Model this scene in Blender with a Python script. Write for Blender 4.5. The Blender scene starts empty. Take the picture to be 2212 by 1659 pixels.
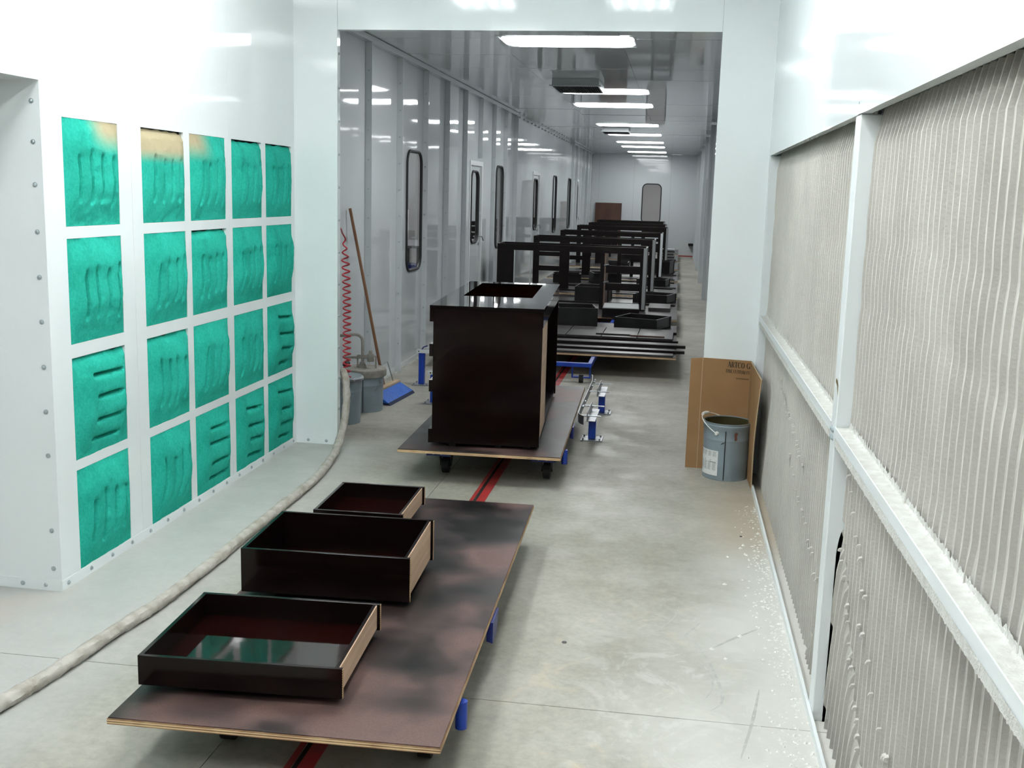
import bpy, bmesh, math, random
from math import sin, cos, pi, radians, exp, sqrt
from mathutils import Matrix, Vector, noise

random.seed(7)
scene = bpy.context.scene
col = scene.collection

# ------------------------------------------------------------------ camera
YAW, PITCH, ROLL, FPX = 0.14666, 0.17474, 0.02814, 2335.3      # image taken as 2212 x 1659
def set_camera():
    f = Vector((-sin(YAW)*cos(PITCH), cos(YAW)*cos(PITCH), -sin(PITCH)))
    r = Vector((cos(YAW), sin(YAW), 0)); u = r.cross(f)
    r2 = cos(ROLL)*r + sin(ROLL)*u; u2 = -sin(ROLL)*r + cos(ROLL)*u
    cam = bpy.data.cameras.new('camera'); o = bpy.data.objects.new('camera', cam); col.objects.link(o)
    m = Matrix((r2, u2, -f)).transposed().to_4x4(); m.translation = Vector((0, 0, 1.75))
    o.matrix_world = m
    cam.sensor_width = 36.0; cam.sensor_fit = 'HORIZONTAL'; cam.lens = FPX/2212*36.0
    cam.clip_start = 0.05; cam.clip_end = 200
    scene.camera = o
set_camera()
# ------------------------------------------------------------------ world, exposure, lamp strengths
w = bpy.data.worlds.new('world'); scene.world = w; w.use_nodes = True
w.node_tree.nodes['Background'].inputs[0].default_value = (.6, .65, .7, 1)
w.node_tree.nodes['Background'].inputs[1].default_value = 0.05
vs = scene.view_settings
vs.view_transform = 'Standard'; vs.look = 'None'; vs.gamma = 1.0; vs.use_curve_mapping = False
vs.exposure = 0.92
BOOTH_TUBE = 17.5        # emission of the fluorescent tubes in the spray booth
TUNNEL_LENS = 9.0       # emission of the light lenses in the tunnel
SIDE_ROOM_W = 60.0      # lamps added to light the room behind the tunnel windows

# ------------------------------------------------------------------ materials
MATS = {}
def nodes_of(m): return m.node_tree.nodes, m.node_tree.links
def M(name, c, rough=.5, metal=0., c2=None, nscale=4., detail=4., bump=0., bscale=40., coat=0., spec=.5,
      stretch=None, bdist=.002, lo=.35, hi=.65, rough2=None, world=False, bdetail=2.):
    m = bpy.data.materials.new(name); m.use_nodes = True; MATS[name] = m
    N, L = nodes_of(m); b = N['Principled BSDF']
    b.inputs['Base Color'].default_value = (*c, 1); b.inputs['Roughness'].default_value = rough
    b.inputs['Metallic'].default_value = metal; b.inputs['Specular IOR Level'].default_value = spec
    b.inputs['Coat Weight'].default_value = coat; b.inputs['Coat Roughness'].default_value = .06
    if world:
        src = N.new('ShaderNodeNewGeometry').outputs['Position']
    else:
        src = N.new('ShaderNodeTexCoord').outputs['Object']
    if stretch:
        mp = N.new('ShaderNodeMapping'); mp.inputs['Scale'].default_value = stretch
        L.new(src, mp.inputs[0]); src = mp.outputs[0]
    if c2 is not None:
        n = N.new('ShaderNodeTexNoise'); n.inputs['Scale'].default_value = nscale; n.inputs['Detail'].default_value = detail
        L.new(src, n.inputs['Vector'])
        r = N.new('ShaderNodeValToRGB'); r.color_ramp.elements[0].position = lo; r.color_ramp.elements[1].position = hi
        r.color_ramp.elements[0].color = (*c, 1); r.color_ramp.elements[1].color = (*c2, 1)
        L.new(n.outputs['Fac'], r.inputs[0]); L.new(r.outputs[0], b.inputs['Base Color'])
        if rough2 is not None:
            mr = N.new('ShaderNodeMapRange'); mr.inputs['From Min'].default_value = lo; mr.inputs['From Max'].default_value = hi
            mr.inputs['To Min'].default_value = rough; mr.inputs['To Max'].default_value = rough2
            L.new(n.outputs['Fac'], mr.inputs[0]); L.new(mr.outputs[0], b.inputs['Roughness'])
    if bump:
        n2 = N.new('ShaderNodeTexNoise'); n2.inputs['Scale'].default_value = bscale; n2.inputs['Detail'].default_value = bdetail
        L.new(src, n2.inputs['Vector'])
        bp = N.new('ShaderNodeBump'); bp.inputs['Strength'].default_value = bump; bp.inputs['Distance'].default_value = bdist
        L.new(n2.outputs['Fac'], bp.inputs['Height']); L.new(bp.outputs[0], b.inputs['Normal'])
        if coat: L.new(bp.outputs[0], b.inputs['Coat Normal'])
    return m
def emit(name, c, s):
    m = bpy.data.materials.new(name); m.use_nodes = True; MATS[name] = m
    N, L = nodes_of(m); b = N['Principled BSDF']
    b.inputs['Base Color'].default_value = (.8, .8, .8, 1)
    b.inputs['Emission Color'].default_value = (*c, 1); b.inputs['Emission Strength'].default_value = s
    return m

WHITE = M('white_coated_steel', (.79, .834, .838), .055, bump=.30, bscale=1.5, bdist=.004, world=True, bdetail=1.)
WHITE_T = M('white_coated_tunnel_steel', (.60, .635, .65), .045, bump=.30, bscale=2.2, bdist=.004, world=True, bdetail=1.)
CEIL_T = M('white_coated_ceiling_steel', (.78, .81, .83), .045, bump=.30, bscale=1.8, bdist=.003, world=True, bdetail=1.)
WHITE_M = M('white_painted_frame', (.70, .735, .74), .35)
ZINC = M('zinc_plated_steel', (.40, .42, .44), .38, .9, c2=(.30, .31, .33), nscale=30)
BOLTM = M('zinc_bolt', (.42, .48, .50), .4, .6)
DARKGAP = M('dark_void', (.02, .02, .02), .9)
PAPER = M('pleated_filter_paper', (.43, .415, .38), .95, c2=(.50, .485, .445), nscale=3, bump=.5, bscale=120, bdist=.003, spec=.1)
RIDGE = M('powdered_pleat_fold', (.56, .55, .505), 1., c2=(.50, .49, .45), nscale=25, spec=.05)
CRUMB = M('cream_crumb', (.72, .71, .665), 1., spec=.05)
POWDER = M('dry_overspray_powder', (.58, .58, .555), 1., c2=(.50, .495, .46), nscale=30, bump=.8, bscale=160, bdist=.004, spec=.05)
ESP = M('espresso_lacquer', (.0045, .0022, .002), .10, c2=(.007, .0034, .003), nscale=3, stretch=(1, 1, 8), spec=.22, bump=.05, bscale=200, bdist=.0004)
ESP_S = M('espresso_satin', (.005, .003, .003), .38, c2=(.008, .005, .0045), nscale=4, spec=.22)
ESP_B = M('espresso_wet_bottom', (.010, .002, .0015), .05, c2=(.006, .0016, .0013), nscale=2, spec=.5, bump=.15, bscale=14, bdist=.0008)
ESP_T = M('espresso_dusty', (.020, .0195, .0195), .42, c2=(.012, .0115, .0115), nscale=5, spec=.3)
DRYP = M('dry_espresso_panel', (.05, .044, .042), .3, c2=(.028, .024, .023), nscale=6, stretch=(1, 6, 1), spec=.5)
RAWW = M('raw_plywood_face', (.50, .33, .22), .6, c2=(.62, .44, .31), nscale=6, stretch=(1, .4, 7), detail=6)
BROWNW = M('brown_stained_wood', (.055, .018, .008), .4, c2=(.085, .03, .014), nscale=4, stretch=(1, 1, .3))
BLUE = M('blue_enamel', (.008, .055, .42), .35, c2=(.006, .04, .33), nscale=8)
NAVY = M('navy_enamel', (.010, .022, .16), .4)
RUBBER = M('black_rubber', (.012, .012, .013), .6)
BLACKM = M('black_painted_steel', (.015, .015, .017), .4)
REDT = M('red_track_paint', (.42, .028, .030), .5, c2=(.30, .035, .03), nscale=14)
REDH = M('red_hose_plastic', (.50, .035, .05), .35)
PAIL = M('grey_blue_pail_paint', (.23, .285, .32), .42, c2=(.19, .235, .26), nscale=5, bump=.1, bscale=30)
PAILIN = M('amber_coated_pail_inside', (.05, .045, .018), .28, c2=(.03, .028, .012), nscale=6)
AMBER = M('amber_finish_residue', (.24, .16, .025), .3, c2=(.10, .07, .018), nscale=8)
PLAST = M('white_plastic', (.80, .80, .76), .4)
WOODH = M('worn_broom_handle_wood', (.17, .075, .035), .5, c2=(.26, .13, .065), nscale=10, stretch=(1, 1, .15))
BLOCKW = M('pale_wood_block', (.45, .33, .20), .7, c2=(.55, .42, .28), nscale=8)
BRIST = M('blue_bristles', (.01, .14, .62), .6, c2=(.008, .09, .42), nscale=60, bump=.6, bscale=220)
BRISTD = M('dark_bristle_tips', (.012, .02, .06), .8)
DUSTY = M('dust_caked_metal', (.36, .34, .30), .9, c2=(.24, .225, .20), nscale=14, bump=.4, bscale=60)
HOSEW = M('wrapped_paper_hose', (.34, .31, .26), .8, c2=(.48, .455, .41), nscale=16, bump=.6, bscale=50, bdist=.004)
CARD = M('corrugated_cardboard', (.30, .17, .078), .85, c2=(.35, .205, .10), nscale=3, spec=.15)
CARDE = M('cardboard_cut_edge', (.55, .42, .28), .9)
INK = M('black_print', (.035, .025, .012), .8)
INKG = M('grey_print', (.32, .33, .33), .8)
LABELP = M('white_paper_label', (.72, .73, .72), .6)
RUST = M('rust_spot', (.14, .05, .03), .8)
GREYW = M('grey_wall_paint', (.42, .42, .42), .6)
GREYK = M('dark_grey_wall_paint', (.07, .07, .075), .7)  # dark tone put in for what the glossy faces reflect
GREYD = M('grey_bench_laminate', (.10, .105, .11), .5)
HOODM = M('grey_vent_steel', (.44, .48, .48), .35)
DULLW = M('dull_brown_wood', (.17, .115, .085), .6, c2=(.24, .17, .125), nscale=5)
ESP_TOP = M('espresso_wet_top', (.0045, .0022, .002), .03, spec=.6, bump=.12, bscale=9, bdist=.0008)

def ply_edge():
    m = M('plywood_edge', (.62, .44, .24), .7); N, L = nodes_of(m); b = N['Principled BSDF']
    g = N.new('ShaderNodeTexCoord'); s = N.new('ShaderNodeSeparateXYZ'); L.new(g.outputs['Object'], s.inputs[0])
    mu = N.new('ShaderNodeMath'); mu.operation = 'MULTIPLY'; mu.inputs[1].default_value = 2*pi/.0075; L.new(s.outputs['Z'], mu.inputs[0])
    si = N.new('ShaderNodeMath'); si.operation = 'SINE'; L.new(mu.outputs[0], si.inputs[0])
    n = N.new('ShaderNodeTexNoise'); n.inputs['Scale'].default_value = 9; n.inputs['Detail'].default_value = 5; L.new(g.outputs['Object'], n.inputs[0])
    ad = N.new('ShaderNodeMath'); ad.operation = 'MULTIPLY_ADD'; ad.inputs[1].default_value = .35; L.new(si.outputs[0], ad.inputs[0]); L.new(n.outputs['Fac'], ad.inputs[2])
    r = N.new('ShaderNodeValToRGB'); r.color_ramp.elements[0].position = .2; r.color_ramp.elements[1].position = .75
    r.color_ramp.elements[0].color = (.20, .10, .045, 1); r.color_ramp.elements[1].color = (.70, .52, .30, 1)
    L.new(ad.outputs[0], r.inputs[0]); L.new(r.outputs[0], b.inputs['Base Color'])
    return m
PLYE = ply_edge()

def deck_mat():                       # brown hardboard with dark lacquer overspray drifts
    m = M('oversprayed_hardboard', (.1, .07, .06), .42); N, L = nodes_of(m); b = N['Principled BSDF']
    b.inputs['Specular IOR Level'].default_value = .38
    g = N.new('ShaderNodeNewGeometry')
    n = N.new('ShaderNodeTexNoise'); n.inputs['Scale'].default_value = 2.3; n.inputs['Detail'].default_value = 3; n.inputs['Roughness'].default_value = .45
    L.new(g.outputs['Position'], n.inputs[0])
    r = N.new('ShaderNodeValToRGB'); e = r.color_ramp.elements
    e[0].position = .41; e[0].color = (.004, .0045, .0045, 1); e[1].position = .60; e[1].color = (.115, .066, .058, 1)
    x = e.new(.5); x.color = (.032, .021, .020, 1)
    L.new(n.outputs['Fac'], r.inputs[0])
    n2 = N.new('ShaderNodeTexNoise'); n2.inputs['Scale'].default_value = 180; n2.inputs['Detail'].default_value = 1
    L.new(g.outputs['Position'], n2.inputs[0])
    mx = N.new('ShaderNodeMixRGB'); mx.blend_type = 'OVERLAY'; mx.inputs[0].default_value = .35
    L.new(r.outputs[0], mx.inputs[1]); L.new(n2.outputs['Fac'], mx.inputs[2]); L.new(mx.outputs[0], b.inputs['Base Color'])
    mr = N.new('ShaderNodeMapRange'); mr.inputs['From Min'].default_value = .35; mr.inputs['From Max'].default_value = .65
    mr.inputs['To Min'].default_value = .28; mr.inputs['To Max'].default_value = .5
    L.new(n.outputs['Fac'], mr.inputs[0]); L.new(mr.outputs[0], b.inputs['Roughness'])
    bp = N.new('ShaderNodeBump'); bp.inputs['Strength'].default_value = .15; bp.inputs['Distance'].default_value = .001
    L.new(n2.outputs['Fac'], bp.inputs['Height']); L.new(bp.outputs[0], b.inputs['Normal'])
    return m
DECK = deck_mat()

def floor_mat():
    m = M('dusty_concrete', (.4, .4, .37), .55); N, L = nodes_of(m); b = N['Principled BSDF']
    g = N.new('ShaderNodeNewGeometry'); P = g.outputs['Position']
    s = N.new('ShaderNodeSeparateXYZ'); L.new(P, s.inputs[0])
    def noise_(sc, det, rough=.55, dist=0, vec=P):
        n = N.new('ShaderNodeTexNoise'); n.inputs['Scale'].default_value = sc; n.inputs['Detail'].default_value = det
        n.inputs['Roughness'].default_value = rough; n.inputs['Distortion'].default_value = dist; L.new(vec, n.inputs['Vector']); return n.outputs['Fac']
    def ramp(fac, stops):
        r = N.new('ShaderNodeValToRGB'); e = r.color_ramp.elements
        e[0].position, e[0].color = stops[0][0], (*stops[0][1], 1); e[1].position, e[1].color = stops[-1][0], (*stops[-1][1], 1)
        for p, c in stops[1:-1]:
            q = e.new(p); q.color = (*c, 1)
        L.new(fac, r.inputs[0]); return r.outputs[0]
    def math_(op, a, bb):
        n = N.new('ShaderNodeMath'); n.operation = op
        for i, v in enumerate((a, bb)):
            if hasattr(v, 'links'): L.new(v, n.inputs[i])
            else: n.inputs[i].default_value = v
        return n.outputs[0]
    def mrange(v, a, bb, c=0., d=1.):
        n = N.new('ShaderNodeMapRange'); n.interpolation_type = 'SMOOTHSTEP'; n.inputs['From Min'].default_value = a; n.inputs['From Max'].default_value = bb
        n.inputs['To Min'].default_value = c; n.inputs['To Max'].default_value = d; L.new(v, n.inputs[0]); return n.outputs[0]
    def mix(fac, a, bb):
        n = N.new('ShaderNodeMixRGB')
        if hasattr(fac, 'links'): L.new(fac, n.inputs[0])
        else: n.inputs[0].default_value = fac
        for i, v in ((1, a), (2, bb)):
            if hasattr(v, 'links'): L.new(v, n.inputs[i])
            else: n.inputs[i].default_value = (*v, 1)
        return n.outputs[0]
    base = ramp(noise_(1.1, 7, .6), [(.3, (.255, .242, .198)), (.5, (.350, .336, .290)), (.70, (.440, .424, .378))])
    fine = ramp(noise_(26, 5, .7), [(.32, (.86, .86, .85)), (.68, (1.09, 1.09, 1.08))])
    mm = N.new('ShaderNodeMixRGB'); mm.blend_type = 'MULTIPLY'; mm.inputs[0].default_value = 1; L.new(base, mm.inputs[1]); L.new(fine, mm.inputs[2])
    c = mm.outputs[0]
    # swept pale and sandy smears
    sm = mrange(noise_(2.6, 6, .62, 2.2), .56, .70)
    zone = math_('MULTIPLY', mrange(s.outputs['X'], -.75, -.15), mrange(s.outputs['Y'], 5.2, 3.6))
    sandf = math_('MULTIPLY', math_('MULTIPLY', sm, zone), .75)
    c = mix(sandf, c, (.50, .43, .31))
    sm2 = mrange(noise_(3.4, 7, .65, 3.0), .50, .66)
    z2 = math_('MULTIPLY', mrange(s.outputs['X'], -.55, .15), mrange(s.outputs['Y'], 5.6, 3.2))
    c = mix(math_('MULTIPLY', math_('MULTIPLY', sm2, z2), .7), c, (.56, .555, .52))
    # powder drift along the filter wall
    xw = math_('ADD', s.outputs['X'], math_('MULTIPLY', math_('SUBTRACT', noise_(1.9, 5, .6, .6), .5), .55))
    d1 = math_('MULTIPLY', mrange(xw, .02, .46), mrange(s.outputs['Y'], 6.3, 4.6))
    near = math_('MULTIPLY', mrange(xw, -.28, .22), mrange(s.outputs['Y'], 4.6, 3.0))
    d = math_('MAXIMUM', math_('MULTIPLY', d1, .9), math_('MULTIPLY', near, .85))
    c = mix(d, c, (.60, .59, .555))
    # sandy stain outside the doorway and beside the cardboard
    stn = math_('MULTIPLY', mrange(s.outputs['X'], -2.45, -2.7), mrange(s.outputs['Y'], 4.3, 4.0))
    c = mix(math_('MULTIPLY', stn, mrange(noise_(3, 4), .40, .55)), c, (.36, .26, .15))
    st2 = math_('MULTIPLY', math_('MULTIPLY', mrange(s.outputs['X'], .1, .45), mrange(s.outputs['Y'], 6.9, 6.3)), mrange(s.outputs['Y'], 5.0, 5.7))
    c = mix(math_('MULTIPLY', st2, .55), c, (.46, .37, .26))
    # lighter bluish concrete beside the intake filters
    lf = math_('MULTIPLY', mrange(s.outputs['X'], -1.75, -2.2), mrange(s.outputs['Y'], 7.4, 6.9))
    c = mix(math_('MULTIPLY', lf, .6), c, (.50, .515, .51))
    L.new(c, b.inputs['Base Color'])
    rr = mrange(noise_(4, 4), .3, .7, .38, .62); L.new(rr, b.inputs['Roughness'])
    bp = N.new('ShaderNodeBump'); bp.inputs['Strength'].default_value = .25; bp.inputs['Distance'].default_value = .003
    L.new(noise_(60, 4), bp.inputs['Height']); L.new(bp.outputs[0], b.inputs['Normal'])
    b.inputs['Specular IOR Level'].default_value = .35
    return m
FLOOR = floor_mat()

def pad_mat(name, stain):
    """teal glass-fibre pad; stain = None, 'all', 'right', 'left' : beige overspray soaked into the top of the pad"""
    m = M(name, (.02, .40, .27), .95); N, L = nodes_of(m); b = N['Principled BSDF']; b.inputs['Specular IOR Level'].default_value = .1
    t = N.new('ShaderNodeTexCoord').outputs['Object']
    n = N.new('ShaderNodeTexNoise'); n.inputs['Scale'].default_value = 70; n.inputs['Detail'].default_value = 6; n.inputs['Roughness'].default_value = .7; L.new(t, n.inputs[0])
    n3 = N.new('ShaderNodeTexNoise'); n3.inputs['Scale'].default_value = 5; n3.inputs['Detail'].default_value = 4; L.new(t, n3.inputs[0])
    a = N.new('ShaderNodeMath'); a.operation = 'ADD'; L.new(n.outputs['Fac'], a.inputs[0]); L.new(n3.outputs['Fac'], a.inputs[1])
    r = N.new('ShaderNodeValToRGB'); r.color_ramp.elements[0].position = .38; r.color_ramp.elements[1].position = .62
    h = N.new('ShaderNodeMath'); h.operation = 'MULTIPLY'; h.inputs[1].default_value = .5; L.new(a.outputs[0], h.inputs[0]); L.new(h.outputs[0], r.inputs[0])
    r.color_ramp.elements[0].color = (.018, .35, .26, 1); r.color_ramp.elements[1].color = (.034, .50, .385, 1)
    c = r.outputs[0]
    if stain:
        s = N.new('ShaderNodeSeparateXYZ'); L.new(t, s.inputs[0])
        z = N.new('ShaderNodeMapRange'); z.interpolation_type = 'SMOOTHSTEP'; L.new(s.outputs['Z'], z.inputs[0])
        z.inputs['From Min'].default_value = .30 if stain != 'all' else .28; z.inputs['From Max'].default_value = .42 if stain != 'all' else .36
        f = z.outputs[0]
        if stain != 'all':
            y = N.new('ShaderNodeMapRange'); y.interpolation_type = 'SMOOTHSTEP'; L.new(s.outputs['Y'], y.inputs[0])
            y.inputs['From Min'].default_value, y.inputs['From Max'].default_value = ((.16, .34) if stain == 'right' else (.28, .06))
            k = N.new('ShaderNodeMath'); k.operation = 'MULTIPLY'; L.new(f, k.inputs[0]); L.new(y.outputs[0], k.inputs[1]); f = k.outputs[0]
        mx = N.new('ShaderNodeMixRGB'); L.new(f, mx.inputs[0]); L.new(c, mx.inputs[1]); mx.inputs[2].default_value = (.42, .36, .23, 1); c = mx.outputs[0]
    L.new(c, b.inputs['Base Color'])
    bp = N.new('ShaderNodeBump'); bp.inputs['Strength'].default_value = .7; bp.inputs['Distance'].default_value = .004
    L.new(n.outputs['Fac'], bp.inputs['Height']); L.new(bp.outputs[0], b.inputs['Normal'])
    return m
PADM = {k: pad_mat('teal_filter_fibre_%s' % k, None if k == 'clean' else k) for k in ('clean', 'all', 'right', 'left')}

def glass_mat():
    m = bpy.data.materials.new('window_glass'); m.use_nodes = True; N, L = nodes_of(m)
    N.remove(N['Principled BSDF']); out = N['Material Output']
    t = N.new('ShaderNodeBsdfTransparent'); t.inputs[0].default_value = (.78, .80, .80, 1)
    g = N.new('ShaderNodeBsdfGlossy'); g.inputs['Roughness'].default_value = .02; g.inputs[0].default_value = (.9, .9, .9, 1)
    f = N.new('ShaderNodeFresnel'); f.inputs[0].default_value = 1.5
    x = N.new('ShaderNodeMixShader'); L.new(f.outputs[0], x.inputs[0]); L.new(t.outputs[0], x.inputs[1]); L.new(g.outputs[0], x.inputs[2]); L.new(x.outputs[0], out.inputs[0])
    return m
GLASS = glass_mat()
TUBE = emit('fluorescent_tube', (.98, 1., 1.), BOOTH_TUBE)
LENS = emit('fluorescent_lens', (.98, 1., 1.), TUNNEL_LENS)
LENS2 = emit('side_room_lens', (1., .98, 1.), 24.0)

# ------------------------------------------------------------------ mesh helpers
class MB:
    def __init__(s): s.v = []; s.f = []
    def add(s, vs, fs):
        k = len(s.v); s.v += [tuple(p) for p in vs]; s.f += [tuple(i+k for i in q) for q in fs]; return s
    def box(s, x0, x1, y0, y1, z0, z1):
        return s.add([(x0,y0,z0),(x1,y0,z0),(x1,y1,z0),(x0,y1,z0),(x0,y0,z1),(x1,y0,z1),(x1,y1,z1),(x0,y1,z1)],
                     [(0,3,2,1),(4,5,6,7),(0,1,5,4),(1,2,6,5),(2,3,7,6),(3,0,4,7)])
    def cyl(s, p0, p1, r0, r1=None, n=12, caps=True):
        return s.tube([p0, p1], [r0, r0 if r1 is None else r1], n, caps)
    def tube(s, path, r, n=8, caps=True, jitter=None):
        P = [Vector(p) for p in path]; R = r if isinstance(r, (list, tuple)) else [r]*len(P)
        k = len(P); vs = []; prev = None
        for i, p in enumerate(P):
            t = (P[min(i+1, k-1)] - P[max(i-1, 0)]).normalized()
            if prev is None:
                a = Vector((0, 0, 1)) if abs(t.z) < .9 else Vector((1, 0, 0)); nrm = t.cross(a).normalized()
            else:
                nrm = (prev - t*prev.dot(t)).normalized()
            prev = nrm; bi = t.cross(nrm)
            for j in range(n):
                a = 2*pi*j/n; rr = R[i]*(jitter(i, j) if jitter else 1)
                vs.append(p + rr*(cos(a)*nrm + sin(a)*bi))
        fs = [(i*n+j, i*n+(j+1) % n, (i+1)*n+(j+1) % n, (i+1)*n+j) for i in range(k-1) for j in range(n)]
        if caps: fs += [tuple(reversed(range(n))), tuple((k-1)*n+j for j in range(n))]
        return s.add(vs, fs)
    def lathe(s, prof, n=32, c=(0, 0, 0)):
        k = len(prof); vs = [(c[0]+r*cos(2*pi*j/n), c[1]+r*sin(2*pi*j/n), c[2]+z) for r, z in prof for j in range(n)]
        fs = [(i*n+j, i*n+(j+1) % n, (i+1)*n+(j+1) % n, (i+1)*n+j) for i in range(k-1) for j in range(n)]
        if prof[0][0] > 1e-6: fs.append(tuple(reversed(range(n))))
        if prof[-1][0] > 1e-6: fs.append(tuple((k-1)*n+j for j in range(n)))
        return s.add(vs, fs)
    def grid(s, nu, nv, fn):
        return s.add([fn(i/nu, j/nv) for j in range(nv+1) for i in range(nu+1)],
                     [(j*(nu+1)+i, j*(nu+1)+i+1, (j+1)*(nu+1)+i+1, (j+1)*(nu+1)+i) for j in range(nv) for i in range(nu)])
    def hexa(s, p):     # eight corners: bottom loop then top loop
        return s.add(p, [(0,3,2,1),(4,5,6,7),(0,1,5,4),(1,2,6,5),(2,3,7,6),(3,0,4,7)])
    def mesh(s, name, mat, smooth=False, bevel=0., recalc=True):
        me = bpy.data.meshes.new(name); me.from_pydata(s.v, [], s.f); me.update()
        if recalc or bevel:
            bm = bmesh.new(); bm.from_mesh(me)
            if bevel: bmesh.ops.bevel(bm, geom=list(bm.edges), offset=bevel, segments=1, affect='EDGES', profile=.5, clamp_overlap=True)
            bmesh.ops.recalc_face_normals(bm, faces=bm.faces); bm.to_mesh(me); bm.free()
        if smooth:
            me.polygons.foreach_set('use_smooth', [True]*len(me.polygons)); me.set_sharp_from_angle(angle=radians(38))
        if mat: me.materials.append(mat)
        return me
    def build(s, name, mat, parent=None, smooth=False, bevel=0., recalc=True, loc=None, rot=None):
        return link(name, s.mesh(name, mat, smooth, bevel, recalc), parent, loc, rot)
def link(name, me, parent=None, loc=None, rot=None):
    o = bpy.data.objects.new(name, me); col.objects.link(o)
    if parent: o.parent = parent
    if loc: o.location = loc
    if rot: o.rotation_euler = rot
    return o
def box(name, mat, dims, parent=None, bevel=0., **k): return MB().box(*dims).build(name, mat, parent, bevel=bevel, **k)
def tag(o, label=None, cat=None, group=None, kind=None):
    for k, v in (('label', label), ('category', cat), ('group', group), ('kind', kind)):
        if v: o[k] = v
    return o
def thing(name, label, cat, loc=(0, 0, 0), rz=0., group=None):
    o = bpy.data.objects.new(name, None); col.objects.link(o); o.empty_display_size = .1
    o.location = loc; o.rotation_euler = (0, 0, rz); return tag(o, label, cat, group)
def struct(name, label=None):
    o = bpy.data.objects.new(name, None); col.objects.link(o); o.empty_display_size = .1
    o['kind'] = 'structure'
    if label: o['label'] = label
    return o
def copy_tree(o, parent=None):
    c = o.copy(); col.objects.link(c); c.parent = parent
    for ch in o.children: copy_tree(ch, c)
    return c
def bolt_mesh():
    return MB().lathe([(.0001, .008), (.005, .008), (.0075, .006), (.0075, .002), (.011, .0015), (.011, 0)], 8).mesh('bolt', BOLTM, True)
BOLT = bolt_mesh()
FACE = {'+x': (0, radians(90), 0), '-x': (0, radians(-90), 0), '-y': (radians(90), 0, 0), '+y': (radians(-90), 0, 0), '+z': (0, 0, 0)}
def bolt(parent, loc, face): return link('bolt', BOLT, parent, loc, FACE[face])

# ------------------------------------------------------------------ setting: sizes in metres
XL, XR = -2.548, .542          # booth side walls
YP = 7.045                     # pier / header wall with the tunnel mouth
TXL, TXR = -2.66, .52          # tunnel walls
YE = 33.4                      # tunnel end wall
ZB, ZT = 3.46, 3.01            # booth and tunnel ceilings
YB = -2.6                      # back of the booth

# floor: slabs with sawn joints, slot for the in-floor chain
fl = struct('floor', 'dusty grey concrete floor with sawn joints')
SLOT = (-1.083, -1.063)
ycuts = [YB, 3.49, 7.62, 11.9, 16.2, 20.5, 24.8, 29.1, YE+.1]
xcuts = [(-6.0, -1.352), (-1.349, SLOT[0]), (SLOT[1], 1.2)]
for a, b_ in zip(ycuts[:-1], ycuts[1:]):
    for x0, x1 in xcuts:
        box('slab', FLOOR, (x0, x1, a+.002, b_-.002, -.08, 0), fl)
box('joint_filler', DARKGAP, (-6, 1.2, YB, YE, -.10, -.006 - .074), fl)
tr = thing('conveyor_track', 'red steel slot track set in the floor under the carts', 'track')
box('rail', REDT, (-1.103, SLOT[0], YB, YE-.12, 0, .003), tr); box('rail', REDT, (SLOT[1], -1.014, YB, YE-.12, 0, .003), tr)
box('slot_channel', DARKGAP, (SLOT[0], SLOT[1], YB, YE-.12, -.03, -.004), tr)

# ---- booth left wall with square filter openings
COLS = [4.266, 4.940, 5.462, 6.006, 6.529]; ROWS = [1.558, 1.055, .543, .046]; OW, OH = .455, .452
wl = struct('wall_left', 'white coated steel wall with square filter openings')
TH = .025
def holed_panel(y0, y1, cols):
    m = MB(); ys = [y0]
    for c in cols: ys += [c, c+OW]
    ys.append(y1); zs = [0]
    for r in reversed(ROWS): zs += [r, r+OH]
    zs.append(ZB)
    for i in range(len(ys)-1):
        for j in range(len(zs)-1):
            if i % 2 and j % 2: continue
            m.box(XL-TH, XL, ys[i], ys[i+1], zs[j], zs[j+1])
    me_o = m.build('panel', WHITE, wl, recalc=False)
    bm = bmesh.new(); bm.from_mesh(me_o.data); bmesh.ops.remove_doubles(bm, verts=bm.verts, dist=1e-5)
    # drop the faces shared by neighbouring cells
    seen = {}
    for f in bm.faces: seen.setdefault(tuple(sorted(v.index for v in f.verts)), []).append(f)
    bmesh.ops.delete(bm, geom=[f for k in seen.values() if len(k) > 1 for f in k], context='FACES_ONLY')
    bmesh.ops.recalc_face_normals(bm, faces=bm.faces); bm.to_mesh(me_o.data); bm.free()
holed_panel(4.114, 4.838, COLS[:1]); holed_panel(4.8395, 5.960, COLS[1:3]); holed_panel(5.9615, YP, COLS[3:])
box('panel', WHITE, (XL-TH, XL, YB, 4.1125, 2.142, ZB), wl)                   # above the doorway
box('return_face', WHITE, (-4.2, XL-.0005, 4.1135, 4.16, 0, 2.17), wl)            # bolted face turned to the doorway
box('soffit', WHITE, (-4.2, XL-TH-.001, YB, 4.113, 2.142, 2.17), wl)
box('plenum_back', WHITE, (-3.3, -3.25, 4.16, YP+.3, 0, ZB), wl)
box('doorway_side', WHITE, (-4.25, -4.2, YB, 4.16, 0, 2.17), wl)
box('base_angle', WHITE, (XL, XL+.0022, 4.114, YP-.001, 0, .045), wl)
box('base_angle', WHITE, (-4.2, XL-.001, 4.1108, 4.1133, 0, .048), wl)
for i in range(16): bolt(wl, (XL+.0022, 4.16+i*.188, .024), '+x')
for z in [.10, .27, .60, .79, .98, 1.17, 1.355, 1.54, 1.73, 1.90, 2.06]: bolt(wl, (XL-.036, 4.1135, z), '-y')
for x in (-2.62, -2.73, -2.95, -3.2, -3.45): bolt(wl, (x, 4.1108, .024), '-y')
box('corner_foot', WHITE, (XL-.075, XL+.0015, 4.108, 4.1107, 0, .06), wl)

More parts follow.
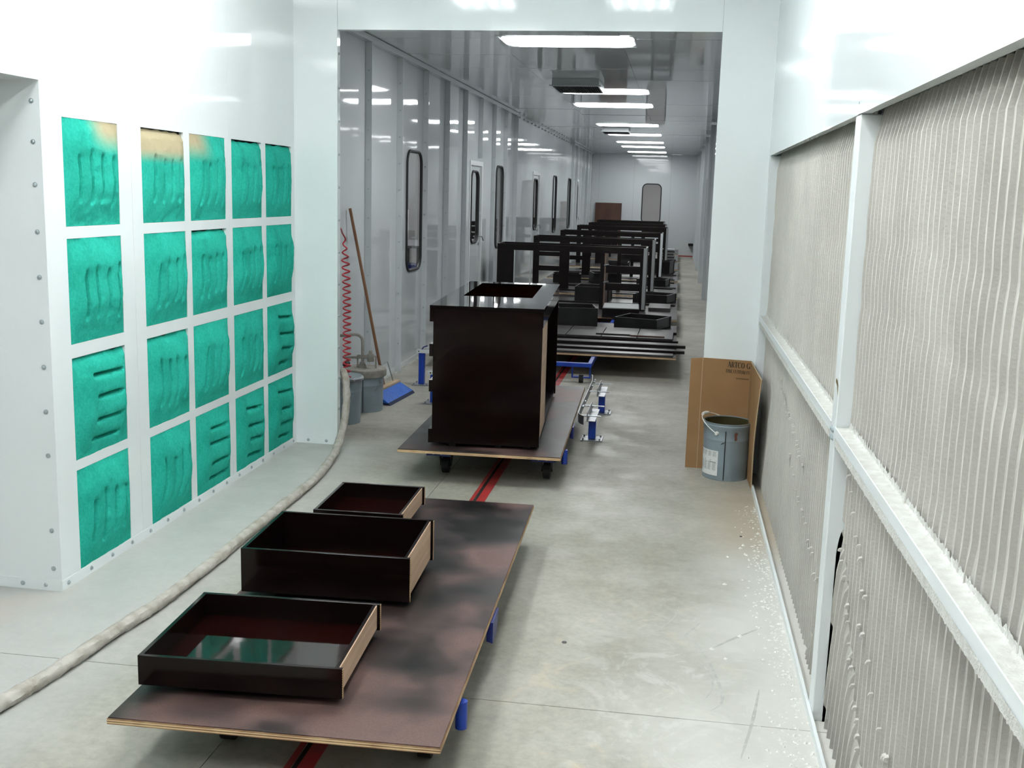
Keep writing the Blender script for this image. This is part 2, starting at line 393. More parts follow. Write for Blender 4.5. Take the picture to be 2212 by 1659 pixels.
# ---- header and piers around the tunnel mouth
we = struct('wall_end', 'white steel piers and header around the tunnel opening')
PT = .06; OX0, OX1, OZ = -2.250, .208, 2.763
box('panel', WHITE, (XL, OX0-.001, YP, YP+PT, 0, ZB), we); box('panel', WHITE, (OX0+.0005, OX1-.0005, YP, YP+PT, OZ, ZB), we); box('panel', WHITE, (OX1+.001, XR+.25, YP, YP+PT, 0, ZB), we)
box('base_angle', WHITE, (XL, OX0-.01, YP-.002, YP, 0, .045), we)
for x in (-2.46, -2.33): bolt(we, (x, YP-.002, .024), '-y')
for i in range(12): bolt(we, (OX0-.001, YP+.03, .25+i*.215), '+x')
box('panel', WHITE_T, (TXL-.6, XL, YP+.01, YP+PT, 0, ZB), we)

# ---- right wall: header panels, posts, rail, floor strip (filters are separate things)
wr = struct('wall_right', 'white steel frame of the exhaust filter wall')
FX = .588; HZ = 2.022
HS = 3.615
box('header_panel', WHITE, (XR, XR+.03, HS+.001, YP, HZ, ZB), wr); box('header_panel', WHITE, (XR-.003, XR+.03, .2, HS-.001, HZ, ZB), wr); box('header_panel', WHITE, (XR, XR+.03, YB, .198, HZ, ZB), wr)
box('header_lip', WHITE_M, (XR+.03, XR+.12, YB, YP, HZ+.03, HZ+.05), wr)
posts = [(6.985, YP-.001), (3.568, 3.662), (.10, .198)]
tn = [0]
def trim(label):
    tn[0] += 1; return struct('trim_%d' % tn[0], label)
PT_ = []
for (a, b_), nm in zip(posts, ('white steel corner post of the filter wall', 'white steel middle post of the filter wall', 'white steel post of the filter wall near the booth end')):
    p_ = trim(nm); PT_.append(p_); MB().box(XR, XR+.095, a, b_, .0, HZ-.001).build('post', WHITE_M, p_, bevel=.003)
RT_ = []
spans = [(3.662, 6.985), (.198, 3.568)]
for (a, b_), nm in zip(spans, ('powder-caked steel rail between corner and middle post', 'powder-caked steel rail past the middle post')):
    q_ = trim(nm); RT_.append(q_)
    box('rail', WHITE_M, (XR, XR+.10, a+.001, b_-.001, .972, 1.026), q_, bevel=.002)
    box('rail_lip', WHITE_M, (XR-.0015, XR+.002, a+.001, b_-.001, 1.0235, 1.0285), q_)
box('floor_strip', WHITE_M, (XR-.012, XR-.001, .2, YP-.46, 0, .032), trim('white steel strip along the foot of the filter wall'))
box('plenum_back', WHITE_M, (1.15, 1.18, YB, YP, 0, ZB), struct('wall_plenum', 'white back of the exhaust plenum'))
box('panel', WHITE, (XR, XR+.03, YB, .099, 0, HZ), wr)
for z in (.985, 1.012):
    for y in (3.60, 3.63): bolt(PT_[1], (XR, y, z), '-x')
MB().lathe([(.0001, .003), (.006, .0025), (.010, .0)], 8).build('bolt', BOLTM, wr, loc=(XR-.003, HS-.02, HZ+.04), rot=FACE['-x'])
# pale amber run on the post
MB().add([(XR-.0004, 3.575, 1.165), (XR-.0004, 3.60, 1.178), (XR-.0004, 3.63, 1.18), (XR-.0004, 3.632, 1.168), (XR-.0004, 3.60, 1.160), (XR-.0004, 3.572, 1.130)], [(0, 1, 2, 3, 4, 5)]).build('resin_stain', AMBER, PT_[1])

# ---- booth ceiling, back wall
ce = struct('ceiling', 'white steel ceiling of the spray booth')
for a, b_ in ((YB, 0), (0, 2.3), (2.3, 4.7), (4.7, YP)): box('panel', WHITE, (XL-.02, XR+.02, a+.001, b_-.001, ZB, ZB+.03), ce)
wb = struct('wall_back', 'dark wall at the open end of the booth'); box('panel', GREYK, (-4.2, 1.2, YB-.03, YB, 0, ZB), wb)  # unseen end wall, darkened so the lacquered fronts mirror darkness

# ------------------------------------------------------------------ tunnel shell
def rounded_loop(w, h, r, n=7):
    pts = []
    for cx, cz, a0 in ((w/2-r, h/2-r, 0), (-w/2+r, h/2-r, pi/2), (-w/2+r, -h/2+r, pi), (w/2-r, -h/2+r, 1.5*pi)):
        for i in range(n+1):
            a = a0 + pi/2*i/n; pts.append((cx+r*cos(a), cz+r*sin(a)))
    return pts
def holed_sheet(mb, P, s0, s1, t0, t1, sc, tc, w, h, r):
    """sheet in a plane given by P(s,t), rectangle s0..s1 x t0..t1 with a rounded hole centred at sc,tc"""
    lp = rounded_loop(w, h, r); n = len(lp); inner = [P(sc+a, tc+b) for a, b in lp]; outer = []
    for a, b in lp:
        ks = ((s1-sc)/a if a > 1e-9 else (s0-sc)/a if a < -1e-9 else 1e9); kt = ((t1-tc)/b if b > 1e-9 else (t0-tc)/b if b < -1e-9 else 1e9)
        k = min(ks, kt); outer.append(P(sc+a*k, tc+b*k))
    mb.add(inner+outer, [(i, (i+1) % n, n+(i+1) % n, n+i) for i in range(n)])
    # corner triangles of the rectangle
    for ss, tt in ((s1, t1), (s0, t1), (s0, t0), (s1, t0)):
        q = Vector(P(ss, tt)); best = sorted(range(n), key=lambda i: (Vector(outer[i])-q).length)
        d = [(Vector(outer[i])-q) for i in range(n)]
        on_s = [i for i in range(n) if abs((lp[i][0]*0)+0) == 0 and abs(Vector(outer[i])[2]-q[2]) < 1e-6]
        on_t = [i for i in range(n) if abs(Vector(outer[i])[2]-q[2]) >= 1e-6 and ((Vector(outer[i])-q).xy.length < 1e-6)]
        if on_s and on_t:
            a = min(on_s, key=lambda i: d[i].length); b = min(on_t, key=lambda i: d[i].length)
            mb.add([q, outer[a], outer[b]], [(0, 1, 2)])
def window_parts(par, P, N, sc, tc, w, h, r=.13):
    lp = rounded_loop(w, h, r, 8)
    path = [Vector(P(sc+a, tc+b)) + Vector(N)*.004 for a, b in lp]; path.append(path[0].copy()); path.append(path[1].copy())
    MB().tube(path, .0155, 8, caps=False).build('gasket', RUBBER, par, True)
    MB().add([Vector(P(sc+a, tc+b)) - Vector(N)*.006 for a, b in lp], [tuple(range(len(lp)))]).build('pane', GLASS, par)

wt = struct('wall_tunnel_left', 'glossy white steel panel wall of the tunnel with bolted flanges')
PX = lambda s, t: (TXL, s, t)
WIN1 = [(10.83, .61), (16.13, .61), (23.46, .62), (26.58, .60)]
DOORS = [(13.80, 14.70), (19.87, 20.92), (28.30, 29.06)]
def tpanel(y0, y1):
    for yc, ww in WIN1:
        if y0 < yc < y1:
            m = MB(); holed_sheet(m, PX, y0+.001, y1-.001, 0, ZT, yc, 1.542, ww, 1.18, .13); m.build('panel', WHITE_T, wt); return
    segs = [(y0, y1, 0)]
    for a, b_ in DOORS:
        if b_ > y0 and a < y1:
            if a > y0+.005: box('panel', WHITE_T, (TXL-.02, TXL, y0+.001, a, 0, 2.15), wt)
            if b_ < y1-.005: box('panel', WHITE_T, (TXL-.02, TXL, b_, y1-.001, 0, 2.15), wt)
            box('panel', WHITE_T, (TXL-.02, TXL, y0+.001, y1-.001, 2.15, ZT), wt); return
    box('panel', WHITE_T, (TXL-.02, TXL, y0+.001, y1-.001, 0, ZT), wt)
R0, RP = 9.09, 1.056
sec1 = [YP+PT] + [R0+RP*k for k in range(-1, 9)]
sec2 = [sec1[-1], 18.6, 19.65, 20.98, 22.0, 23.0, 24.0, 25.0, 26.1, 27.05]
sec3 = [27.05, 28.1, 29.15, 30.2, 31.25, 32.3, YE]
for s in (sec1, sec2, sec3):
    for a, b_ in zip(s[:-1], s[1:]): tpanel(a, b_)
fb = MB()
def flange(y, z0=0.):
    MB().box(TXL, TXL+.060, y-.006, y+.006, z0, ZT-.05).build('flange', WHITE_T, wt, bevel=.0015)
    z = .28
    while z < ZT-.2:
        if z > z0+.05:
            fb.cyl((TXL+.030, y-.006, z), (TXL+.030, y-.014, z), .0085, .007, 6)
        z += .245
for y in sec1[1:]:
    flange(y, 2.19 if DOORS[0][0] < y < DOORS[0][1] else 0.)
for y in sec3[:-1]:
    flange(y, 2.19 if DOORS[2][0] < y < DOORS[2][1] else 0.)
tag(fb.build('flange_bolts', BOLTM, wt, True), kind='stuff')
box('top_angle', WHITE_T, (TXL, TXL+.062, sec1[0], sec1[-1]+.006, ZT-.05, ZT-.002), wt, bevel=.002)
box('top_angle', WHITE_T, (TXL, TXL+.062, sec3[0]-.006, YE-.001, ZT-.05, ZT-.002), wt, bevel=.002)
tb = MB()
for i in range(18): tb.cyl((TXL+.0, 18.0+i*.5, ZT-.04), (TXL+.02, 18.0+i*.5, ZT-.04), .014, .010, 6)
tag(tb.build('ceiling_bolts', BOLTM, wt), kind='stuff')
bsk = MB()
for a, b_ in zip(sec1[:-1], sec1[1:]):
    if not (a < 14.2 < b_ or a < 14.5 < b_): bsk.box(TXL, TXL+.004, a+.01, b_-.01, 0, .05)
bsk.build('base_angle', WHITE_M, wt)
bd = MB()                      # crumbled caulk at the foot of the wall
for i in range(220):
    y = random.uniform(8.3, 13.2); r = random.uniform(.006, .018)
    bd.lathe([(r, 0), (r*.8, r*.5), (.0001, r*.8)], 5, (TXL+.012+random.uniform(0, .018), y, 0))
tag(bd.build('crumbled_caulk', POWDER, wt), kind='stuff')
for i, (yc, ww) in enumerate(WIN1):
    wi = struct('window_%d' % (i+1), 'rounded window with a black rubber gasket in the tunnel wall')
    window_parts(wi, PX, (1, 0, 0), yc, 1.542, ww, 1.18)
def tunnel_door(n, a, b_):
    d = struct('door_%d' % n, 'white flush steel door with a tall rounded window in the tunnel wall')
    m = MB(); m.box(TXL-.03, TXL+.012, a, a+.045, 0, 2.15); m.box(TXL-.03, TXL+.012, b_-.07, b_, 0, 2.15); m.box(TXL-.03, TXL+.012, a+.045, b_-.07, 2.09, 2.15)
    m.build('door_frame', WHITE_M, d, bevel=.002)
    y0, y1 = a+.048, b_-.105; xw = TXL-.012; Pd = lambda s, t: (xw, s, t)
    ww = min(.52, y1-y0-.14); yc = (y0+y1)/2
    m = MB(); holed_sheet(m, Pd, y0, y1, .01, 2.085, yc, 1.555, ww, .92, .13); m.box(xw-.03, xw, y1-.012, y1, .01, 2.085); m.box(xw-.03, xw, y0, y0+.012, .01, 2.085)
    m.build('leaf', WHITE_T, d)
    window_parts(d, Pd, (1, 0, 0), yc, 1.555, ww, .92)
    box('door_seal', DARKGAP, (TXL-.05, TXL-.045, y1, b_-.06, 0, 2.1), d)  # dark sheet standing for the shade in the gap beside the leaf
    m = MB(); m.tube([(xw, y1-.05, 1.16), (xw+.05, y1-.05, 1.16), (xw+.055, y1+.06, 1.10)], .007, 6); m.cyl((xw, y1-.05, 1.06), (xw+.012, y1-.05, 1.06), .02)
    m.build('door_handle', ZINC, d, True)
for i, (a, b_) in enumerate(DOORS): tunnel_door(i+1, a, b_)

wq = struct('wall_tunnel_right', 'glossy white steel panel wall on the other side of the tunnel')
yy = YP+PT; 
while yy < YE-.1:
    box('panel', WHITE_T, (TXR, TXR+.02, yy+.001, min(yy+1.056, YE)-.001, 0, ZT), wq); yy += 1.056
for y in (19.2, 23.0, 27.0, 30.2, 32.3): MB().box(TXR-.05, TXR, y-.006, y+.006, 0, ZT-.02).build('flange', WHITE_T, wq)
for yc in (22.0, 25.5, 29.0):
    m = MB(); m.box(TXR-.003, TXR-.001, yc-.03, yc+.03, .95, 2.13); m.build('window_strip', BLACKM, wq)
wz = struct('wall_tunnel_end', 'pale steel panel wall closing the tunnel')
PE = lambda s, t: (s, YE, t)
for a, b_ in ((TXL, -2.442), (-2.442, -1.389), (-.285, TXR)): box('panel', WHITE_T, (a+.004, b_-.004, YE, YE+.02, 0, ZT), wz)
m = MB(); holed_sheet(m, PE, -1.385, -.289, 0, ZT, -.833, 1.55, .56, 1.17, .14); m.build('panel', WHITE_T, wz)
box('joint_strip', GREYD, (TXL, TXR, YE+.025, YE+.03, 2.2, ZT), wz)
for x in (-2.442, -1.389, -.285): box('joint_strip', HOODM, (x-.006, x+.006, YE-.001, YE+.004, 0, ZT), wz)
wi = struct('window_5', 'rounded window with a black rubber gasket in the tunnel end wall'); window_parts(wi, PE, (0, -1, 0), -.833, 1.55, .56, 1.17, .14)
MB().box(-.6, TXR, YE-.07, YE-.02, .0, .03).build('end_track', REDT, wz)
box('ledge', ESP_S, (.336, TXR-.001, YE-.35, YE-.001, .34, .40), wz)
ct = struct('ceiling_tunnel', 'glossy white steel panel ceiling of the tunnel')
yy = YP+PT
while yy < YE-.1:
    for a, b_ in ((TXL, -1.6), (-1.6, -.54), (-.54, TXR)):
        y1 = min(yy+1.056, YE); dz = random.uniform(0, .0035)
        m = MB().box(a+.001, b_-.001, yy+.0015, y1-.0015, ZT+dz, ZT+.03); o = m.build('panel', CEIL_T, ct)
    yy += 1.056
box('joint_backing', HOODM, (TXL, TXR, YP+PT, YE, ZT+.031, ZT+.04), ct)

# ---- rooms seen through the tunnel windows
ws = struct('wall_beyond', 'grey walls of the rooms behind the tunnel windows')
box('panel', GREYW, (-5.5, -5.45, 7.2, YE+6, 0, 3.3), ws); box('panel', GREYW, (-5.5, TXL-.1, 7.1, 7.2, 0, 3.3), ws)
box('panel', GREYW, (-5.5, TXL-.05, 7.1, YE, 3.2, 3.3), ws); box('panel', GREYW, (-5.5, 2, YE+6, YE+6.1, 0, 3.3), ws)
box('panel', GREYW, (-5.5, 2, YE+.05, YE+6, 3.2, 3.3), ws); box('panel', GREYW, (2, 2.1, YE+.05, YE+6, 0, 3.3), ws)
box('slab', FLOOR, (-5.5, 2, YE+.05, YE+6, -.08, 0), ws)
for y in (12.5, 18.5, 25.0):  # ceiling lights added out of view to brighten what the windows show
    t = thing('room_light', 'fluorescent ceiling light in the room behind the %s' % {12.5: 'first tunnel window', 18.5: 'smooth tunnel wall', 25.0: 'last tunnel windows'}[y], 'light', (-4.1, y, 3.12), group='lights behind the tunnel wall')
    box('lens', LENS2, (-.3, .3, -.6, .6, -.03, -.01), t); box('housing', WHITE_M, (-.33, .33, -.63, .63, -.01, .01), t)
t = thing('room_light', 'fluorescent ceiling light in the room beyond the end window', 'light', (-.6, YE+3, 3.12))
box('lens', LENS2, (-.6, .6, -.3, .3, -.03, -.01), t); box('housing', WHITE_M, (-.63, .63, -.33, .33, -.01, .01), t)
def bench(y, label):
    t = thing('workbench', label, 'bench', (-4.3, y, 0))
    box('bench_top', GREYD, (-.35, .35, -1.0, 1.0, .86, .90), t)
    for sx in (-.31, .31):
        for sy in (-.94, .94): box('leg', GREYD, (sx-.02, sx+.02, sy-.02, sy+.02, 0, .86), t)
    box('back_board', GREYW, (-.35, -.33, -1, 1, .90, 1.42), t); box('shelf', GREYD, (-.3, .3, -.9, .9, .2, .23), t)
    box('bin', BLUE, (-.2, .2, -.3, .3, .23, .55), t)
bench(17.5, 'grey workbench behind the first tunnel window'); bench(21.8, 'grey workbench behind the tunnel doors')

# ------------------------------------------------------------------ lights
def tunnel_light(i, y, order):
    t = thing('ceiling_light', 'fluorescent tunnel ceiling light, %s from the opening' % order, 'light', (-.985, y, ZT), group='tunnel ceiling lights')
    lo = rounded_loop(1.08, .60, .14, 5); up = rounded_loop(1.085, .605, .14, 5); n = len(lo)
    m = MB().add([(a, b, -.006) for a, b in lo]+[(a, b, -.001) for a, b in up], [tuple(reversed(range(n)))]+[(i, (i+1) % n, n+(i+1) % n, n+i) for i in range(n)])
    m.build('lens', LENS, t)
    m = MB()
    for a in ((-.575, .575, -.330, -.312), (-.575, .575, .312, .330), (-.575, -.555, -.312, .312), (.555, .575, -.312, .312)): m.box(*a, -.004, -.0005)
    m.build('frame', CEIL_T, t)
for i, (y, o) in enumerate(zip((9.36, 13.72, 15.80, 20.05, 23.10, 26.25, 28.6, 31.9), ('first', 'second', 'third', 'fourth', 'fifth', 'sixth', 'seventh', 'eighth'))): tunnel_light(i, y, o)
def booth_light(x, y, lab):
    t = thing('ceiling_light', lab, 'light', (x, y, ZB), group='booth ceiling lights')
    m = MB(); m.box(-.30, .30, -.64, .64, -.02, -.001); m.box(-.31, -.295, -.64, .64, -.07, -.001); m.box(.295, .31, -.64, .64, -.07, -.001)
    m.box(-.295, .295, -.64, -.62, -.10, -.02); m.box(-.295, .295, .62, .64, -.10, -.02); m.build('housing', WHITE_M, t)
    for k in range(4):
        tx = -.21+.14*k; MB().cyl((tx, -.60, -.055), (tx, .60, -.055), .019, n=10).build('tube', TUBE, t, True)
for x, sd in ((-1.80, 'the intake filters'), (-.42, 'the exhaust filters')):
    for y, nm in ((4.70, 'nearest the tunnel header'), (2.2, 'in the middle of the booth'), (-.3, 'nearest the booth back wall')):
        booth_light(x, y, 'four-tube booth ceiling light beside %s, %s' % (sd, nm))

# air diffusers on the tunnel ceiling
def diffuser(x, y, w, lab):
    t = thing('air_diffuser', lab, 'vent', (x, y, ZT))
    m = MB(); h = .085; d = .80
    m.box(-w/2, w/2, 0, .012, -h, -.001); m.box(-w/2, w/2, d-.012, d, -h, -.001); m.box(-w/2, -w/2+.012, .012, d-.012, -h, -.001); m.box(w/2-.012, w/2, .012, d-.012, -h, -.001)
    m.box(-w/2-.025, w/2+.025, -.03, .0, -h, -h+.012)
    m.build('hood', HOODM, t)
    for k in range(22):
        xx = -w/2+.02+k*(w-.04)/21; MB().box(xx-.002, xx+.006, .013, d-.013, -h, -h+.03).build('slat', BLACKM, t)
diffuser(-1.20, 12.25, .52, 'grey louvered air diffuser under the tunnel ceiling beside the second light'); diffuser(-1.25, 20.7, .50, 'grey louvered air diffuser under the tunnel ceiling behind the fourth light')

# ------------------------------------------------------------------ teal intake filter pads
def pad(ci, ri):
    y0, z0 = COLS[ci], ROWS[ri]
    horiz = (ri, ci) in ((2, 0), (2, 4), (3, 2), (3, 3), (3, 4))
    rnd = random.Random(ci*11+ri*5+1)
    ng = 4; c0 = rnd.uniform(.17, .22); step = rnd.uniform(.185, .205)
    lean = rnd.uniform(-.05, .05) if not horiz else rnd.uniform(-.10, -.02)
    sag = rnd.uniform(.7, 1.25); off = rnd.uniform(0, 50); B = .028*rnd.uniform(.9, 1.35)
    topdrop = {(0, 1): .014, (0, 3): .020, (0, 4): .010, (1, 2): .014, (2, 0): .012, (2, 1): .012}.get((ri, ci), .003)
    gl = [(c0+step*k+rnd.uniform(-.012, .012), rnd.uniform(.20, .26), rnd.uniform(.64, .72), rnd.uniform(.8, 1.25)) for k in range(ng)]
    if horiz: gl = [(.14+.215*k+rnd.uniform(-.02, .02), rnd.uniform(.28, .36), rnd.uniform(.74, .86), rnd.uniform(.8, 1.2)) for k in range(4)]
    def ss(a, b, x): x = max(0, min(1, (x-a)/(b-a))); return x*x*(3-2*x)
    def fn(u, v):
        e = min(1, ss(-.02, .20, u)*ss(-.02, .20, 1-u)); ev = min(1, ss(-.02, .45, v)*ss(-.02, .30, 1-v))
        h = B*1.15*(e**.75)*(ev**.75)*(1+.25*sag*sin(pi*min(1, (1-v)*.95))*(1-v)*1.3)
        g = 0
        for c, a, b, dpt in gl:
            if horiz: s, t = v-c-lean*(u-.5), u
            else: s, t = u-c-lean*(v-.5)-.012*sin(9*v+off), v
            env = ss(a-.05, a+.04, t)*ss(b+.05, b-.04, t) if False else ss(a-.05, a+.03, t)*(1-ss(b-.03, b+.05, t))
            wdt = .015 if horiz else .016
            asym = s if not horiz else -s
            g += dpt*env*(exp(-(s/wdt)**2)*.75 + .42*exp(-abs(s)/(.034 if asym > 0 else .016)))
        h -= .036*g*min(1, e*1.3)
        h += .006*noise.noise((u*4+off, v*4, ri))*e + .003*noise.noise((u*13+off, v*13, ci))*e + .0012*noise.noise((u*40+off, v*40, 3))
        z = z0 + v*OH
        if v > .9: z -= topdrop*(.4+noise.noise((u*5+off, 0, 1)))*(v-.9)/.1 ; h -= (.014 if topdrop > .008 else 0)*(v-.9)/.1
        return (XL - .003 + max(h, -.03), y0 + .001 + u*(OW-.002) , min(z, z0+OH-.001) + .0005)
    m = MB().grid(56, 60, lambda u, v: tuple(a-b for a, b in zip(fn(u, v), (XL, y0, z0))))
    stain = {(0, 0): 'right', (0, 1): 'all', (0, 2): 'left'}.get((ri, ci), 'clean')
    o = m.build('filter_pad', PADM[stain], None, True, recalc=False, loc=(XL, y0, z0))
    rn = ('top', 'second', 'third', 'bottom')[ri]; cn = ('first', 'second', 'third', 'fourth', 'fifth')[ci]
    lab = '%steal fibre filter pad, %s creases, %s row, %s column from the bolted wall edge' % ('beige-stained ' if stain != 'clean' else '', 'level' if horiz else 'upright', rn, cn)
    tag(o, lab, 'filter', 'teal intake filter pads')
for ri in range(4):
    for ci in range(5): pad(ci, ri)
box('pad_backing', DARKGAP, (XL-.06, XL-.055, 4.18, YP-.01, .02, 2.05), wl)

# ------------------------------------------------------------------ pleated exhaust filters
def exhaust(y0, y1, z0, z1, lab, crease=None, seed=0):
    pitch = .056; n = int((y1-y0)/pitch); nv = 46; prof = [(0, 0), (.05, .001), (.13, .012), (.5, .014), (.87, .012), (.95, .001)]
    vs = []; row = n*len(prof)+1
    for j in range(nv+1):
        z = z0+(z1-z0)*j/nv
        for i in range(row):
            k, q = divmod(i, len(prof)); u, dep = prof[q]; y = y0+(k+u)*(y1-y0)/n
            yn = y + .0022*noise.noise((k*1.7+seed, z*3, 0)) + .0010*noise.noise((k*3.1, z*19, seed))
            x = FX + dep
            x += .004*noise.noise((y*1.1+seed, z*1.6, 4)) + .0010*noise.noise((y*3, z*5, seed+9)) + .0008*noise.noise((k*3, z*24, seed))
            if z1 > 1.5:
                for zb, am in ((1.62, .003), (1.42, .0035)):
                    x += am*exp(-((z-zb-.03*sin(y*2+seed))/.035)**2)
                x += .018*max(0, (z-1.93)/.09) if z > 1.93 else 0
                x -= .010*max(0, (1.11-z)/.1)*(.4+abs(noise.noise((y*17, z*9, 5))))
            if crease and z < crease(y):
                dz = crease(y)-z; yn += .22*dz; x += .012*exp(-(dz/.02)**2) - .01*min(1, dz/.1)
            vs.append((x, min(max(yn, y0-.002), y1+.002), z))
    fs = [(j*row+i, j*row+i+1, (j+1)*row+i+1, (j+1)*row+i) for j in range(nv) for i in range(row-1)]
    o = MB().add(vs, fs).build('pleated_filter', PAPER, None, False, recalc=False)
    o.data.materials.append(RIDGE); np_ = len(prof)
    o.data.polygons.foreach_set('material_index', [1 if (f % (row-1)) % np_ in (0, np_-1) else 0 for f in range(len(o.data.polygons))])
    tag(o, lab, 'filter', 'pleated exhaust filters')
    return o
exhaust(3.665, 6.985, 1.026, 2.04, 'cream pleated paper filter above the rail, between corner and middle post', seed=1)
exhaust(.20, 3.566, 1.026, 2.04, 'cream pleated paper filter above the rail, past the middle post', seed=2)
EF = exhaust(3.665, 6.985, .0, .972, 'dented pleated paper filter under the rail, between corner and middle post', crease=lambda y: .46-.9*(y-3.665), seed=3)
EN = exhaust(.20, 3.566, .0, .972, 'creased pleated paper filter under the rail, past the middle post', crease=lambda y: .70-.85*(3.566-y), seed=4)
# torn flaps in the lower filters
fps = {True: MB(), False: MB()}; rnd = random.Random(3)
for (ya, za, yb, zb, k) in ((5.9, .80, 4.6, .62, 26), (5.2, .55, 3.9, .34, 20), (3.45, .86, 3.0, .60, 8), (3.5, .62, 2.85, .14, 18), (3.1, .55, 2.4, .32, 8), (3.9, .78, 3.72, .70, 6)):
    for i in range(k):
        f = i/k+rnd.uniform(-.02, .02); y = ya+(yb-ya)*f+rnd.uniform(-.03, .03); z = za+(zb-za)*f+rnd.uniform(-.025, .025); s = rnd.uniform(.004, .009)
        fps[y > 3.62].hexa([(FX-.002, y-s, z-s), (FX-.014, y-s*.8, z-s*.6), (FX-.012, y+s, z-s*.5), (FX, y+s, z-s), (FX, y-s, z+s), (FX-.010, y-s*.7, z+s*.5), (FX-.009, y+s*.8, z+s*.7), (FX, y+s, z+s)])
tag(fps[True].build('torn_flaps', PAPER, EF), kind='stuff'); tag(fps[False].build('torn_flaps', PAPER, EN), kind='stuff')
# powder caked on the rail ledge and its edges
for si_, (a, b_) in enumerate(spans):
    def fn(u, v, a=a, b_=b_):
        y = a+.005+(b_-a-.01)*u; x = XR+.003+min(.040, .048*v)
        nn = noise.noise((y*14, v*3, 2)); n2 = noise.noise((y*60, v*8, 5))
        h = .0012+.002*max(0, nn+.3)*v + .0022*max(0, n2)*(.3+v) + .006*v**5*(1+n2)
        if v > .9: h += .005*abs(noise.noise((y*45, 1, 8)))
        if v > .84: h += (v-.84)/.16*(.014+.006*n2)
        if v == 0: h = .0002
        return (x+.003*n2*(1-v), y, 1.0265+h)
    tag(MB().grid(900, 8, fn).build('caked_powder', POWDER, RT_[si_], True), kind='stuff')
    def fn2(u, v, a=a, b_=b_):
        y = a+.005+(b_-a-.01)*u; n2 = noise.noise((y*55, 3, 5)); n1 = noise.noise((y*130, 9, 2))
        return (XR-.0012-.0015*abs(n2), y, .996-v*(.0245+.006*abs(n2)+.005*abs(n1)))
    tag(MB().grid(1100, 3, fn2).build('powder_fringe', POWDER, RT_[si_], True), kind='stuff')
# crumbs of powder on the floor along the filter wall
cr = MB(); rnd = random.Random(11)
def lump(mb, x, y, s):
    pts = []
    for a, b, c in ((1, 0, 0), (-1, 0, 0), (0, 1, 0), (0, -1, 0), (0, 0, 1)):
        pts.append((x+s*a*rnd.uniform(.6, 1.2)+rnd.uniform(-.3, .3)*s, y+s*b*rnd.uniform(.6, 1.2), max(0., s*c*rnd.uniform(.35, .8))))
    mb.add(pts, [(0, 2, 4), (2, 1, 4), (1, 3, 4), (3, 0, 4), (0, 3, 1, 2)])
for i in range(900):
    y = 2.2+4.0*rnd.random()**1.25
    dens = .35 + .65*exp(-((y-4.6)/.9)**2) + (.6 if y < 3.6 else 0)
    if rnd.random() > dens: continue
    x = XR-.015-abs(rnd.gauss(0, .055 if y > 3.6 else .085))
    lump(cr, x, y, rnd.uniform(.003, .009)*(1.3 if rnd.random() < .12 else 1))
for x, y in ((.33, 5.25), (.30, 4.85), (.22, 4.1), (.27, 4.02), (.34, 4.25), (.40, 5.4), (.42, 5.45)): lump(cr, x, y, .012)
o = cr.build('powder_crumbs', CRUMB, None); tag(o, 'cream crumbs of dried overspray along the filter wall foot', 'powder', kind='stuff')

# ------------------------------------------------------------------ carts
def caster(par, x, y, z=.17):
    c = MB().box(x-.045, x+.045, y-.05, y+.05, z-.012, z).build('caster', BLACKM, par)
    m = MB()
    for sx in (-1, 1):
        m.hexa([(x+sx*.030-.003, y-.012, .05), (x+sx*.030+.003, y-.012, .05), (x+sx*.030+.003, y+.022, .05), (x+sx*.030-.003, y+.022, .05),
                (x+sx*.040-.003, y-.045, z-.012), (x+sx*.040+.003, y-.045, z-.012), (x+sx*.040+.003, y+.045, z-.012), (x+sx*.040-.003, y+.045, z-.012)])
    m.cyl((x-.036, y, .052), (x+.036, y, .052), .009, n=8); m.build('fork', BLACKM, c)
    MB().tube([(x-.024, y, .052), (x-.020, y, .052), (x+.020, y, .052), (x+.024, y, .052)], [.040, .051, .051, .040], 20).build('wheel', RUBBER, c, True)
def bracket(par, x, y):
    m = MB(); m.cyl((x, y, .095), (x, y, .185), .019, n=14); m.box(x-.12, x, y-.012, y+.012, .165, .19); m.build('outrigger', BLUE, par, True)
    MB().hexa([(x-.012, y+.60, .125), (x+.012, y+.60, .118), (x+.012, y+.70, .118), (x-.012, y+.70, .125), (x-.012, y+.60, .198), (x+.012, y+.60, .198), (x+.012, y+.75, .198), (x-.012, y+.75, .198)]).build('gusset', NAVY, par)
def frame(par, cx, y0, y1, half=.32):
    m = MB()
    for sx in (-1, 1): m.box(cx+sx*half-.02, cx+sx*half+.02, y0+.12, y1-.12, .145, .195)
    for y in (y0+.32, (y0+y1)/2, y1-.32): m.box(cx-half, cx+half, y-.02, y+.02, .150, .193)
    m.build('frame', BLUE, par, bevel=.003)
    for sx in (-1, 1):
        for y in (y0+.05, y1-.05):
            MB().box(cx+sx*half-.075, cx+sx*half+.075, y-(.27 if y < 0 else .055), y+(.055 if y < 0 else .2), .170, .1985).build('caster_plate', NAVY, par, bevel=.004)
            caster(par, cx+sx*half, y)
            for dx in (-.03, .02): MB().cyl((cx+sx*half+dx, y-(.27 if y < 0 else .055), .186), (cx+sx*half+dx, y-(.276 if y < 0 else .06), .186), .006, n=8).build('bolt', ZINC, par)
def small_cart(label, loc, rz):
    t = thing('plywood_cart', label, 'cart', loc, rz)
    box('plywood_sheet', PLYE, (-.4925, .4925, -1.22, 1.22, .199, .2165), t, bevel=.001)
    box('hardboard_top', DECK, (-.490, .490, -1.217, 1.217, .2167, .2205), t, bevel=.0008)
    frame(t, .065, -.93, 1.0)
    bracket(t, .490, -.86)
    return t
ZD = .2205
